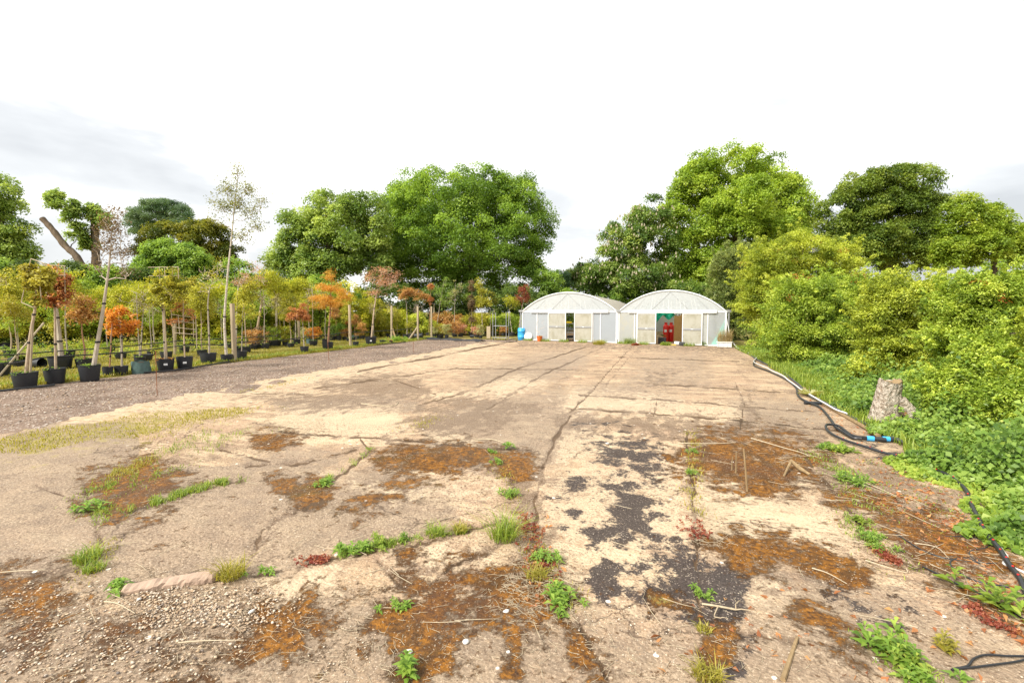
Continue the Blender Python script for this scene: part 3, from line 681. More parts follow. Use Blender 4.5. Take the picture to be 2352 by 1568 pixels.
zmid = fac(1270, 752.5)[2]
g1 = greenhouse('left greenhouse with barrel roof and doors almost closed, blue barrel at its corner', 0, SM-.02,
    [fs(1234), fs(1363), fs(1379.5)], dict(l=(fs(1260), fs(1301)), r=(fs(1320.5), fs(1362)), open=(fs(1301), fs(1320.5)), mid=1.02, li=fs(1268.5), ri=fs(1345.5)), [M['poly'], M['poly'], M['poly_stain'], M['poly'], M['poly']], 3)
g2 = greenhouse('right greenhouse with doors wide open showing red gas bottles and green tarpaulin', SM+.02, GL,
    [fs(1457.5), fs(1463), fs(1614), fs(1625.5)], dict(l=(fs(1463.5), fs(1507.5)), r=(fs(1567.5), fs(1613.5)), open=(fs(1507.5), fs(1567.5)), mid=1.0, li=fs(1496), ri=fs(1585)), [M['poly_warm'], M['poly_warm'], M['poly_warm'], M['poly_warm'], M['poly_warm'], M['clear']], 5)
# gutters with their end brackets
for s, lab in ((0, 'white eave gutter along the left wall of the left greenhouse'), (SM, 'white valley gutter shared between the two greenhouse roofs'), (GL, 'white eave gutter along the right greenhouse beside the hedge')):
    p = FP(s+(-.10 if s == 0 else .10 if s == GL else 0), ZE+.04); r = thing('roof_gutter', lab, 'gutter', tuple(p))
    mb = MB(); mb.box((p[0], p[1]+GLEN/2-.1, p[2]), (.17, GLEN, .09)); mb.build('trough', M['alu'], r)
    mb = MB(); mb.box((p[0], p[1]-.125, p[2]), (.22, .05, .13)); mb.build('end_cap', M['galv'], r)
    mb = MB(); mb.tube([(p[0], p[1]-.07, p[2]-.067), (p[0], p[1]-.07, .25)], .04, 8); mb.build('downpipe', M['alu'] if s == SM else M['galv'], r)

# inside the left house: trolley, yellow tray and plants; inside the right house
def at_floor(u, v): return g(u, v)
def trolley(label, p, w, d, h, shelves, mat=None, group=None, posts=4):
    r = thing('plant_trolley', label, 'trolley', tuple(p), group); p = np.array(p)
    for sx in (-1, 1):
        for sy in (-1, 1):
            mb = MB(); mb.box(p+np.array([sx*(w/2-.015), sy*(d/2-.015), .14+(h-.14)/2]), (.03, .03, h-.14)); mb.build('upright', M['galv'], r)
            mb = MB(); mb.box(p+np.array([sx*(w/2-.05), sy*(d/2-.05), .10]), (.05, .03, .075)); fk = mb.build('castor', M['galv'], r)
            mb = MB(); mb.tube([p+np.array([sx*(w/2-.05)-.02, sy*(d/2-.05), .062]), p+np.array([sx*(w/2-.05)+.02, sy*(d/2-.05), .062])], .06, 12); mb.build('wheel', M['tie'], fk)
    for z in shelves:
        mb = MB(); mb.box(p+np.array([0, 0, z]), (w-.065, d-.065, .035)); mb.build('shelf', M['galv'], r)
    return r
q = fac(1311, 770); d_ = ray(1311, 780); q = np.array([d_[0], d_[1], 0])*((q[1]+1.7)/d_[1])
trolley('metal trolley standing inside the left greenhouse door gap', q, .62, 1.0, 1.28, [.17, .55, 1.2])
mb = MB(); mb.box(q+np.array([-.08, -.3, 1.285]), (.40, .30, .13), 0, .02); tag(mb.build('plastic_tray', M['yellow'], None, False, tuple(q+np.array([-.08, -.3, 1.22]))), 'yellow plastic tray on top of the trolley inside left greenhouse', 'tray')
mb = MB(); mb.box(q+np.array([0, -.2, .27]), (.42, .4, .16), 0, .02); tag(mb.build('crate', M['black_plastic'], None, False, tuple(q+np.array([0, -.2, .19]))), 'dark crate on the lowest shelf of the greenhouse trolley', 'crate')
# ---------------------------------------------------------------- things in and around the greenhouses
def gas_bottle(label, p):
    r = thing('gas_bottle', label, 'gas bottle', tuple(p), 'red gas bottles inside the right greenhouse'); p = np.array(p)
    mb = MB(); mb.lathe([(.13, .0), (.17, .02), (.185, .06), (.185, 1.0), (.175, 1.08), (.13, 1.15), (.06, 1.19), (.0, 1.2)], 20, p); mb.build('cylinder', M['red_paint'], r, True)
    mb = MB(); mb.lathe([(.10, 1.155), (.105, 1.31), (.095, 1.31), (.09, 1.16)], 16, p); mb.build('collar', M['red_paint'], r, True)
    mb = MB(); mb.lathe([(.03, 1.195), (.03, 1.26), (.045, 1.27), (.045, 1.29), (.0, 1.295)], 8, p); mb.build('valve', M['galv'], r)
    mb = MB(); mb.box(p+np.array([-.02, -.188, .75]), (.16, .012, .18)); mb.build('warning_label', M['label'], r)
ix, iy = FP(0, 0)[1], 0
def inside(u, back): 
    f = fac(u, 780); d = ray(u, 780); t = (f[1]+back)/d[1]; return np.array([d[0]*t, f[1]+back, 0.0])
a = inside(1529, 3.2); b = inside(1541, 3.5)
gas_bottle('left red gas bottle with white warning label inside the open greenhouse', a)
gas_bottle('right red gas bottle partly behind the other inside the open greenhouse', b)
def cloth(name, corners_top, drop, mat, label, cat, seed, th=.0):
    r2 = np.random.default_rng(seed); n = 30; m = 10; V = []; Fq = []
    a, b = [np.array(x, float) for x in corners_top]
    ph = r2.uniform(0, 6, 6)
    for i in range(n+1):
        s = i/n; p = a+(b-a)*s; dl = drop(s)
        for j in range(m+1):
            q = j/m; w = .09*math.sin(s*21+ph[0]+q*2)+.06*math.sin(s*47+ph[1]-q*3)
            V.append((p[0]+.04*math.sin(q*9+ph[3]), p[1]+w*(.3+q), p[2]-dl*q-.10*math.sin(PI*s)*(1-q)))
    for i in range(n):
        for j in range(m): k = i*(m+1)+j; Fq.append((k, k+1, k+m+2, k+m+1))
    o = fast(name, V, Fq, mat, smooth=True, origin=tuple((a+b)/2)); s = o.modifiers.new('thickness', 'SOLIDIFY'); s.thickness = .006
    return tag(o, label, cat)
pa = inside(1500, 1.2); pb = inside(1556, 1.4); pa[2] = 2.08; pb[2] = 2.0
cloth('tarpaulin', (pa, pb), lambda s: .18+.85*max(0, 1-s*2.6)+.32*math.exp(-((s-.62)/.16)**2), M['tarp_green'], 'crumpled green tarpaulin hanging inside the open greenhouse doorway', 'tarpaulin', 2)
pa = inside(1546, 1.0); pb = inside(1566, 1.0); pa[2] = pb[2] = 2.03
cloth('plastic_sheet', (pa, pb), lambda s: .10+.14*math.sin(PI*s), M['sheet_white'], 'white polythene bunched at the top right of the open doorway', 'sheet', 4)
p = inside(1558, 2.6); mb = MB(); mb.box(p+np.array([.0, 0, .98]), (.03, .72, 1.9), -.9); tag(mb.build('plywood_board', M['ply'], None, False, tuple(p)), 'tall plywood board standing on end inside the open greenhouse', 'board')
# work table with a few cans on it
p = inside(1550, 5.2); r = thing('work_table', 'dark round work table at the back of the open greenhouse', 'table', tuple(p))
mb = MB(); mb.lathe([(.0, .86), (.42, .86), (.42, .90), (.0, .90)], 20, p); mb.build('table_top', M['galv'], r)
for k in range(3):
    an = k*2.1+.4; mb = MB(); mb.tube([p+np.array([.1*math.cos(an), .1*math.sin(an), .855]), p+np.array([.34*math.cos(an), .34*math.sin(an), 0])], .018, 6); mb.build('leg', M['tie'], r)
for k, (dx, mt, lab) in enumerate(((-.2, 'white_plastic', 'white can on the round table in the open greenhouse'), (-.03, 'red_paint', 'red can on the round table in the open greenhouse'), (.15, 'galv', 'grey kettle on the round table in the open greenhouse'))):
    mb = MB(); mb.lathe([(.0, 0), (.065, 0), (.07, .02), (.07, .17), (.05, .20), (.03, .21), (.03, .23), (0, .23)], 12, p+np.array([dx, -.18, .90])); tag(mb.build('can', M[mt], None, True, tuple(p+np.array([dx, -.18, .90]))), lab, 'can')
# black pot of ferny plant just inside, motor on the threshold, yellow hose
def lathe_pot(mb, r, h, p, taper=.80):
    b = r*taper
    return mb.lathe([(b*.98, 0), (b, .01), (b+(r-b)*.78, h*.80), (r*.955, h*.84), (r*.955, h*.93), (r*1.0, h*.94), (r*1.0, h), (r*.93, h), (r*.90, h*.86), (0.0, h*.84)], 22, p)
p = inside(1521, .9); r = thing('potted_plant', 'square black pot of feathery green plant just inside the open greenhouse', 'plant', tuple(p))
mb = MB(); mb.box(p+np.array([0, 0, .2]), (.5, .45, .40), 0, .03); mb.build('pot', M['black_plastic'], r)
for k, (key, cols) in enumerate((('fern', [(.03, .07, .012), (.06, .13, .02), (.11, .19, .04)]),)): leafmat(key, cols)
C = p+np.array([0, 0, .55])+rng.normal(size=(26, 3))*np.array([.22, .2, .14]); V, Fc, var = clump_leaves(C, .12, 40, .05, .25); fast('foliage', V, Fc, LEAF['fern'], r, var)
p = fac(1564, 789, .45); p[2] = 0; r = thing('water_pump', 'grey water pump lying on the threshold of the open greenhouse', 'pump', tuple(p))
mb = MB(); mb.tube([p+np.array([-.28, .2, .14]), p+np.array([.0, .1, .13])], .11, 14); mb.build('motor', M['white_plastic'], r, True)
mb = MB(); mb.box(p+np.array([.12, .0, .12]), (.34, .30, .22), .2, .04); mb.build('housing', M['grey_hose'], r)
mb = MB(); P = [fac(1524, 777, -.9), fac(1522, 784, -.3), fac(1519, 787, .2), fac(1530, 788.5, .35), fac(1545, 789, .4), fac(1556, 789, .5)]
for q in P: q[2] = .035
tag(MB().tube(smoothline(P), .02, 6).build('hose', M['yellow'], None, True), 'yellow hose curling out over the open greenhouse threshold', 'hose')
# blue barrel, white dish, terracotta pot
p = g(1198.5, 781); p = p+np.array([-.02, .05, 0]); r = thing('water_barrel', 'bright blue plastic barrel at the left corner of the greenhouses', 'barrel', tuple(p))
mb = MB(); mb.lathe([(.25, 0), (.275, .03), (.285, .20), (.30, .22), (.30, .25), (.285, .27), (.285, .62), (.30, .64), (.30, .67), (.285, .69), (.275, .84), (.255, .875), (.235, .865), (.0, .865)], 26, p); mb.build('drum', M['blue_plastic'], r, True)
mb = MB(); mb.lathe([(.05, .866), (.05, .895), (0, .895)], 12, p+np.array([.1, -.05, 0])); mb.build('bung', M['blue_plastic'], r)
mb = MB(); mb.box(p+np.array([.24, -.17, .78]), (.05, .03, .16)); mb.build('handle', M['blue_plastic'], r)
p = fac(1216, 781, .22); p[2] = 0; r = thing('round_lid', 'white round lid leaning on the greenhouse beside the blue barrel', 'lid', tuple(p))
mb = MB(); c = p+np.array([0, .03, .30]); ax = np.array([.05, -1, .25]); ax /= np.linalg.norm(ax); e1 = np.cross(ax, [0, 0, 1.]); e1 /= np.linalg.norm(e1); e2 = np.cross(e1, ax)
rows = [(0, .05), (.10, .045), (.22, .02), (.28, .0), (.295, -.02), (.28, -.03), (0, -.005)]; v = []; f = []
for rr, hh in rows:
    for k in range(28): an = 2*PI*k/28; v.append(c+ax*hh+e1*rr*math.cos(an)+e2*rr*math.sin(an))
for i in range(len(rows)-1):
    for k in range(28): f.append((i*28+k, i*28+(k+1) % 28, (i+1)*28+(k+1) % 28, (i+1)*28+k))
mb.add(v, f); mb.build('disc', M['white_plastic'], r, True)
p = fac(1246.3, 784.5, .5); p[2] = 0; r = thing('potted_shrub', 'bare pale shrub in terracotta pot before left greenhouse wall', 'plant', tuple(p), None)
mb = MB(); lathe_pot(mb, .21, .36, p, .72); mb.build('pot', M['terracotta'], r, True)
M['pale_twig'] = barkmat('pale_bare_twig', (.42, .35, .27), (.62, .54, .44), 30, .3, .2)
mb = MB(); tips = [p+np.array([dx, dy, z]) for dx, dy, z in ((-.14, 0, 1.6), (.18, .05, 1.55), (.30, 0, .95), (-.25, .1, 1.1), (-.05, -.1, 1.45), (.1, .12, 1.3), (.22, -.08, 1.2), (-.18, -.1, 1.3), (.28, .1, 1.42), (-.3, 0, .8), (.38,.02,1.0))]
grow([(p+np.array([0, 0, .30]), .03), (p+np.array([-.02, 0, .6]), .026), (p+np.array([0, 0, .85]), .022)], tips, .03, .008, 5, .2, mb); mb.build('stem', M['pale_twig'], r, True)
leafmat('weed', [(.10, .19, .02), (.20, .33, .045), (.36, .47, .08)])
C = p+np.array([0, 0, .36])+rng.normal(size=(10, 3))*np.array([.1, .1, .03]); V, Fc, var = clump_leaves(C, .06, 14, .06, .25); fast('weed_tuft', V, Fc, LEAF['weed'], r, var)
# white trough of dry grass at the right corner
p = fac(1666, 799, .75); p[2] = 0; r = thing('planter_trough', 'white planter trough of dry straw grass at right greenhouse corner', 'planter', tuple(p))
mb = MB(); mb.box(p+np.array([0, 0, .15]), (.78, .42, .27), -.1, .03); tr = mb.build('trough', M['white_plastic'], r)
mb = MB(); mb.box(p+np.array([0, 0, .31]), (.84, .48, .05), -.1, .015); mb.build('rim', M['white_plastic'], tr)
for dx in (-.36, -.12, .12, .36):
    mb = MB(); mb.box(p+np.array([dx*.95, -.225-dx*.1, .15]), (.025, .03, .24), -.1); mb.build('rib', M['white_plastic'], tr)
def blades(P, h, w, lean=.45, rr=None):
    """bent grass blades at P; 3 quads' worth of triangles each"""
    n = len(P); a = rng.uniform(0, 2*PI, n); hh = h*rng.uniform(.45, 1.25, n); ln = lean*rng.uniform(.2, 1.6, n)*hh
    D = np.stack([np.cos(a), np.sin(a), np.zeros(n)], 1); S = np.stack([-np.sin(a), np.cos(a), np.zeros(n)], 1)
    ww = (w*rng.uniform(.6, 1.3, n))[:, None]
    m = P+D*(ln*.3)[:, None]+np.array([0, 0, 1])*(hh*.62)[:, None]; t = P+D*ln[:, None]+np.array([0, 0, 1])*(hh*.95)[:, None]
    V = np.stack([P-S*ww*.5, P+S*ww*.5, m+S*ww*.4, m-S*ww*.4, t], 1).reshape(-1, 3); b = np.arange(n)*5
    Fc = np.concatenate([np.stack([b, b+1, b+2], 1), np.stack([b, b+2, b+3], 1), np.stack([b+3, b+2, b+4], 1)])
    vv = np.clip(.5+rng.normal(size=n)*.25, 0, 1); return V, Fc, np.concatenate([vv, vv, vv])
leafmat('straw', [(.30, .20, .08), (.42, .32, .15), (.52, .43, .22)], .3, .7)
P = p+np.stack([rng.uniform(-.36, .40, 420), rng.uniform(-.17, .17, 420), np.full(420, .30)], 1); V, Fc, var = blades(P, .75, .012, .5); fast('dry_grass', V, Fc, LEAF['straw'], r, var)
# white downpipe hose from the right eave to the ground
P = [fac(1668, 721, .2), fac(1672, 742, .35), fac(1680, 772, .5), fac(1688, 789, .6), g(1697, 801)]; P[-1][2] = .04; P[0][2] = 1.98
tag(MB().tube(smoothline(P), .022, 6).build('hose', M['white_cable'], None, True), 'white hose dropping from the right greenhouse eave to the ground', 'hose')
# metal trolley, square post and red rod left of the greenhouse
p = (g(1131, 782)+g(1163, 780))/2+np.array([0, .3, 0]); trolley('empty galvanised trolley with tall uprights left of the blue barrel', p, 1.05, .62, 1.98, [.17, 1.02])
p = g(1122.5, 777); mb = MB(); mb.box(p+np.array([0, 0, .46]), (.30, .16, .93), 0, .012); tag(mb.build('gate_post', M['timber'], None, False, tuple(p)), 'short thick timber post beside the empty galvanised trolley', 'post')
p = g(1143, 780)+np.array([0, .5, 0]); tag(MB().tube([p, p+np.array([.01, 0, 1.15])], .018, 6).build('stake', M['rust'], None, False, tuple(p)), 'rusty red stake behind the empty galvanised trolley', 'stake')
p = g(1187, 787); tag(MB().tube([p, p+np.array([.03, 0, .62])], .008, 5).build('rod', M['tie'], None, False, tuple(p)), 'thin dark rod standing in the ground before the blue barrel', 'rod')
# heap of black membrane at the end of the gravel track
def sheet_heap(name, pts, mat, label, seed, h=.16, cat='membrane'):
    r2 = np.random.default_rng(seed); a, b, w = pts; a = np.array(a); b = np.array(b); n, m = 46, 9; V = []; Fq = []; s3 = np.cross((b-a)/np.linalg.norm(b-a), [0, 0, 1.])
    for i in range(n+1):
        s = i/n
        for j in range(m+1):
            q = j/m*2-1; ww = w*(.6+.4*math.sin(s*17+seed)+.2*math.sin(s*41)); p = a+(b-a)*s+s3*q*ww
            V.append((p[0], p[1], .012+h*max(0, (1-q*q))*(.35+.65*abs(math.sin(s*23+q*3+seed)*math.sin(s*9+seed)))))
    for i in range(n):
        for j in range(m): k = i*(m+1)+j; Fq.append((k, k+1, k+m+2, k+m+1))
    return tag(fast(name, V, Fq, mat, smooth=True, origin=tuple((a+b)/2)), label, cat)
sheet_heap('weed_membrane', (g(965, 778), g(1108, 784), .45), M['membrane'], 'crumpled black membrane at the far end of the gravel track', 3)
sheet_heap('weed_membrane', (g(-40, 801), g(120, 797), .5), M['membrane'], 'long roll of black membrane behind the leftmost potted trees', 8, .35)
p = g(960, 778); r = thing('hose_drum', 'black hose end lying at the foot of the braced fence post', 'hose drum', tuple(p)); mb = MB(); mb.tube([p+np.array([-.3, 0, .2]), p+np.array([.25, .1, .22])], .2, 14); mb.build('drum', M['black_plastic'], r, True)
mb = MB(); mb.tube([p+np.array([.26, .1, .22]), p+np.array([.34, .12, .22])], .24, 14); mb.build('flange', M['black_plastic'], r, True)

# ---------------------------------------------------------------- tree stump on the right
def stump():
    p = g(2030, 978); r = thing('tree_stump', 'pale rough tree stump at the bramble edge on the right', 'stump', tuple(p)); r2 = np.random.default_rng(3)
    n, m = 40, 26; V = []; Fq = []
    for j in range(m+1):
        t = j/m; z = .84*t; R = .170+.075*(1-t)**1.6
        for k in range(n):
            a = 2*PI*k/n; rr = R*(1+.10*math.sin(3*a+1+t)+.05*math.sin(7*a+t*5)+.045*math.sin(13*a-t*9)+.06*(1-t)*math.sin(5*a))+r2.normal()*.006
            V.append((p[0]+rr*math.cos(a)+.05*t, p[1]+rr*math.sin(a), z+(.04*math.sin(2*a+1)+r2.normal()*.012 if j == m else 0)))
    for j in range(m):
        for k in range(n): Fq.append((j*n+k, j*n+(k+1) % n, (j+1)*n+(k+1) % n, (j+1)*n+k))
    t = NT('lichen_bark'); a = t.noise(9, 8, .7); b = t.vor(16); c = t.noise(34, 5, .7)
    col = t.ramp(t.math('ADD', t.math('MULTIPLY', a, .6), t.math('MULTIPLY', c, .4)), [(.36, (.08, .045, .03)), (.44, (.38, .30, .22)), (.54, (.68, .60, .50)), (.66, (.44, .33, .23))])
    col = t.mix(t.math('MULTIPLY', t.step(t.noise(3.2, 5), .56, .64), .8), col, (.42, .20, .03))
    t.pbr(col, .95, 0, t.bump(t.math('ADD', t.math('MULTIPLY', a, 1.2), t.math('ADD', c, b)), 1.0, .06), .1)
    fast('bark', V, Fq, t.m, r, smooth=True)
    mb = MB(); top = [V[m*n+k] for k in range(n)]; mb.add([(x, y, z-.015) for x, y, z in top], [tuple(range(n))]); mb.build('cut_face', M['timber_dark'], r)
    q = p+np.array([.30, -.05, 0]); mb = MB()
    mb.tube([q+np.array([-.1, 0, .5]), q+np.array([.05, 0, .3]), q+np.array([.25, -.1, .0])], [.10, .12, .09], 9)
    mb.build('root', t.m, r, True)
stump()

# ---------------------------------------------------------------- pipes and cables along the right edge
def cable(name, pts, rad, mat, label, cat, z=.03, sag=None, sub=7):
    P = []
    for i, q in enumerate(pts):
        p = g(q[0], q[1]); p[2] = q[2] if len(q) > 2 else z; P.append(p)
    S = smoothline(P, sub)
    S = [s+min(.01, rad*.35)*np.array([math.sin(i*.5+len(pts)), math.cos(i*.37), .5+.5*math.sin(i*.6)]) for i, s in enumerate(S)]
    o = MB().tube(S, rad, 7).build(name, mat, None, True, tuple(P[0])); return tag(o, label, cat)
cable('water_pipe', [(1692,801),(1722,816),(1740,829),(1790,853),(1826,880),(1855,909),(1882,924),(1943,955),(2001,987),(2056,1014),(2082,1026)], .026, M["grey_hose"], 'thick grey water pipe along the right edge of the concrete', 'pipe', .045)
cable('white_cable', [(1690,800),(1721,815),(1737,824),(1732,836),(1761,849),(1772,856),(1798,868),(1812,880),(1830,893),(1846,905),(1880,925),(1905,941),(1930,953),(1945,958)], .016, M['white_cable'], 'white cable wandering along the thick grey pipe', 'cable', .075)
cable('irrigation_hose', [(1734,829),(1731,840),(1761,853),(1799,870),(1826,891),(1834,912),(1858,928),(1885,939),(1909,971),(1928,991),(1955,1008),(1978,1012)], .024, M['black_hose'], 'black hose snaking from the greenhouse to the blue couplings', 'hose', .03)
cable('irrigation_hose', [(1990,1012.5),(1960,1007),(1925,985),(1903,981),(1896,990),(1920,1009),(1969,1028),(2025,1046),(2089,1063),(2130,1081),(2189,1107),(2215,1134),(2230,1163),(2245,1204),(2268,1239),(2295,1277),(2324,1318),(2350,1362),(2372,1400)], .021, M['black_hose'], 'black drip hose with red emitters looping toward the near right corner', 'hose', .05)
cable('white_cable', [(2318,1219),(2305,1228),(2286,1236),(2292,1252),(2303,1269),(2312,1285),(2306,1300),(2330,1310),(2352,1321),(2390,1345)], .010, M['white_cable'], 'white cable bending beside the drip hose near the right border', 'cable', .02)
for i, (pts, lab) in enumerate(( ([(2060,1230),(2110,1262),(2160,1282),(2200,1290),(2250,1296)], 'thin black cable lying across the orange moss'),
      ([(2187,1543),(2225,1536),(2290,1530),(2352,1519),(2400,1506)], 'black cable, lower strand of the loop in the bottom right corner'),
      ([(2190,1541),(2222,1532),(2238,1516),(2262,1508),(2310,1509),(2360,1512)], 'black cable, arched upper strand in the bottom right corner'),
      ([(2250,1296),(2215,1284),(2185,1290),(2190,1308),(2225,1330),(2270,1345),(2310,1350),(2352,1372)], 'thin black cable curling under the drip hose on the right'),
      ([(2120,1304),(2190,1340),(2240,1362),(2300,1392),(2352,1425)], 'thin black cable running parallel to the weedy joint at right'),
      ([(2170,1235),(2230,1236),(2275,1248),(2262,1262),(2232,1266),(2230,1282),(2262,1296),(2292,1296)], 'thin black cable with an open double bend near the drip hose'))):
    cable('thin_cable', pts, .0065, M['black_hose'], lab, 'cable', .012)
cable('edging_board', [(1890,929),(1950,963),(2019,1005)], .035, M['timber_dark'], 'mossy round timber edging beside the stump', 'edging', .02)
def coupling(u, v, rz, label):
    p = g(u, v); r = thing('pipe_coupling', label, 'coupling', tuple(p), 'blue capped pipe couplings by the stump'); d = np.array([math.cos(rz), math.sin(rz), 0]); c = p+np.array([0, 0, .04])
    for a, b, rad, mt, nm in ((-.19, -.10, .032, 'black_plastic', 'body'), (-.098, .0, .042, 'blue_plastic', 'nut'), (.002, .16, .034, 'black_plastic', 'body')):
        mb = MB(); mb.tube([c+d*a, c+d*b], rad, 12); mb.build(nm, M[mt], r, True)
coupling(2007, 1013, -.05, 'blue nut pipe coupling nearer the loop of hose'); coupling(2043, 1014, .05, 'blue nut pipe coupling nearer the brambles')
p = g(1870, 929); r = thing('pipe_tee', 'black pipe tee at the kink of the hose by the mullein', 'coupling', tuple(p)); mb = MB(); c = p+np.array([0, 0, .04]); mb.tube([c+np.array([-.15, -.02, 0]), c+np.array([.16, .03, 0])], .032, 10); mb.build('body', M['black_plastic'], r, True); mb = MB(); mb.tube([c+np.array([-.2, -.025, 0]), c+np.array([-.152, -.02, 0])], .05, 12); mb.build('cap', M['black_plastic'], r, True)
# red emitters of the drip hose are one small part set on the hose
hose = [o for o in bpy.data.objects if o.get('label', '').startswith('black drip hose')][0]
mb = MB()
for u, v in ((1937,1016),(1969,1028),(1998,1037),(2025,1046),(2058,1055),(2089,1063),(2111,1072),(2150,1090),(2189,1107),(2222,1148),(2231,1168),(2246,1207),(2256,1222),(2268,1240),(2280,1257),(2296,1280),(2310,1299),(2325,1320),(2337,1340)):
    q = g(u, v); mb.lathe([(.0, .0), (.008, .003), (.008, .009), (0, .012)], 8, q+np.array([0, 0, .069]))
for k in range(0): pass
mb.build('emitters', M['red_paint'], hose)['kind'] = 'stuff'
# kerb brick, upright sticks, big flints
def kerb():
    a, b = g(283, 1357), g(500, 1322); p = (a+b)/2; an = math.atan2(b[1]-a[1], b[0]-a[0]); r2 = np.random.default_rng(9)
    L = np.linalg.norm(b-a); V = []; Fq = []; n = 24; prof = [(-.06, -.02), (-.06, .018), (-.045, .034), (.03, .038), (.055, .028), (.06, -.02)]
    e = (b-a)/L; s = np.array([-e[1], e[0], 0])
    for i in range(n+1):
        t = i/n; q = a+(b-a)*t; k = (.75 if i in (0, n) else 1)
        for x, z in prof: V.append(q+s*(x*k+r2.normal()*.004)+np.array([0, 0, z*(k if z > 0 else 1)+r2.normal()*.004]))
    m = len(prof)
    for i in range(n):
        for k in range(m-1): Fq.append((i*m+k, i*m+k+1, (i+1)*m+k+1, (i+1)*m+k))
    mb = MB(); mb.add(V, Fq+[tuple(range(m))[::-1], tuple(n*m+k for k in range(m))])
    tag(mb.build('kerb_stone', M['brick'], None, False, tuple(p)), 'worn pinkish kerb brick sunk in the ground at lower left', 'kerb')
kerb()
def stick(label, pts, r0, r1, mat='timber_dark', cat='stick', name='stick', group=None):
    P = [np.array(p) for p in pts]; S = smoothline(P, 4); n = len(S)
    o = MB().tube(S, [r0+(r1-r0)*i/(n-1) for i in range(n)], 7).build(name, M[mat], None, True, tuple(P[0])); tag(o, label, cat, group)
p = g(1716, 1128); stick('tallest of three sticks standing upright in the mossy concrete', [p, p+np.array([-.02, 0, .22]), p+np.array([-.05, 0, .50])], .012, .009)
p = g(1690, 1086); stick('middle-height stick standing upright in the mossy concrete', [p, p+np.array([0, 0, .12]), p+np.array([.0, 0, .27])], .010, .008)
p = g(1681, 1078); stick('shortest of three sticks standing upright in the mossy concrete', [p, p+np.array([0, 0, .09]), p+np.array([.005, 0, .17])], .009, .007)
a, b = g(1798, 1568), g(1831, 1470); stick('orange-brown stick lying at the bottom edge right of centre', [a+np.array([0, 0, .02]), (a+b)/2+np.array([0, 0, .02]), b+np.array([0, 0, .02])], .015, .010)
a = g(1838, 1083); r = thing('dead_branch', 'broken forked branch end lying on the moss at right', 'branch', tuple(a)); mb = MB(); q = g(1800, 1085)
mb.tube([g(1860, 1093)+np.array([0, 0, .02]), a+np.array([0, 0, .04]), g(1815, 1075)+np.array([0, 0, .11])], [.015, .028, .022], 8); mb.tube([g(1816, 1076)+np.array([0, 0, .10]), g(1800, 1094)+np.array([0, 0, .0])], [.018, .012], 7); mb.build('limb', M['timber_dark'], r, True)
for pts, lab, mt in ( ([(1560,1019),(1600,1022),(1650,1020),(1690,1019)], 'long straight pale stem lying at the top of the dark stain', 'bamboo'), ([(1725,1008),(1755,1018),(1800,1030),(1838,1042),(1860,1050)], 'long wavy pale stem lying on the right hand moss', 'bamboo'),
      ([(1865,1308),(1900,1322),(1945,1344)], 'pale twig lying along the dark moss streak at right', 'bamboo'), ([(1988,1290),(2030,1306),(2080,1318),(2082,1312)], 'pale hooked twig ending by the right hand joint', 'bamboo'),
      ([(1985,1110),(2010,1122),(2060,1142)], 'pale twig lying between moss and brambles', 'bamboo'), ([(970,1212),(990,1205),(1030,1192)], 'pale twig beside the big grass tuft', 'bamboo'), ([(1090,1012),(1130,1012),(1170,1024)], 'thin straw coloured stem on the grey slab', 'bamboo'),
      ([(240,1385),(270,1393),(310,1412)], 'thin twig on the gravelly moss at lower left', 'bamboo'), ([(410,1480),(470,1479),(560,1474)], 'straight dry stem on the gravel at lower left', 'bamboo'), ([(0,1318),(60,1316),(105,1312)], 'pale stick at the left border on the gravel edge', 'bamboo'),
      ([(2100,1250),(2150,1262),(2180,1286)], 'short pale twig on orange moss near the cables', 'bamboo'), ([(830,928),(870,934),(905,933),(915,925)], 'pale bent stem in the middle of the yard', 'bamboo')):
    P = [g(*q)+np.array([0, 0, .015+.01*(i % 2)]) for i, q in enumerate(pts)]; w = max(.004, depth(P[0])*.0009)
    stick(lab, P, w*1.2, w*.6, mt, 'twig', 'twig')
P0 = g(1612, 1392); tips = [g(u, v)+np.array([0, 0, .05]) for u, v in ((1725, 1418), (1640, 1432), (1700, 1394), (1672, 1436), (1690, 1400))]
mb = MB(); grow([(P0+np.array([0, 0, .02]), .010), (g(1650, 1404)+np.array([0, 0, .04]), .009), (g(1690, 1412)+np.array([0, 0, .04]), .008)], tips, .01, .004, 5, .05, mb); mb.tube([P0+np.array([0,0,.02]), g(1650,1404)+np.array([0,0,.04]), g(1690,1412)+np.array([0,0,.04])], [.008,.008,.007], 5)
tag(mb.build('twig', M['timber'], None, True, tuple(P0)), 'grey branching twig lying on the tar stain', 'twig')

# green netting slumped behind the last clear panel of the right greenhouse
a, b, c = fac(1664, 735, -.25), fac(1631, 793, -.25), fac(1664, 795, -.25); V = []; Fq = []; n = 14
for i in range(n+1):
    for j in range(n+1):
        s, q = i/n, j/n; p = a*(1-s)+(b*(1-q)+c*q)*s; V.append((p[0], p[1]+.10*math.sin(s*9+q*5)*s-.06*math.sin(q*13), max(.02, p[2]+.12*math.sin(s*PI)*(1-q)*-.6)))
for i in range(n):
    for j in range(n): k = i*(n+1)+j; Fq.append((k, k+1, k+n+2, k+n+1))
M['net'] = plain('pale_green_netting', (.10, .60, .44), .7, 0, .15, 8)
o = tag(fast('shade_netting', V, Fq, M['net'], smooth=True, origin=tuple((a+b+c)/3)), 'pale green netting slumped behind the last panel of the right greenhouse', 'netting'); o.modifiers.new('thickness', 'SOLIDIFY').thickness = .008
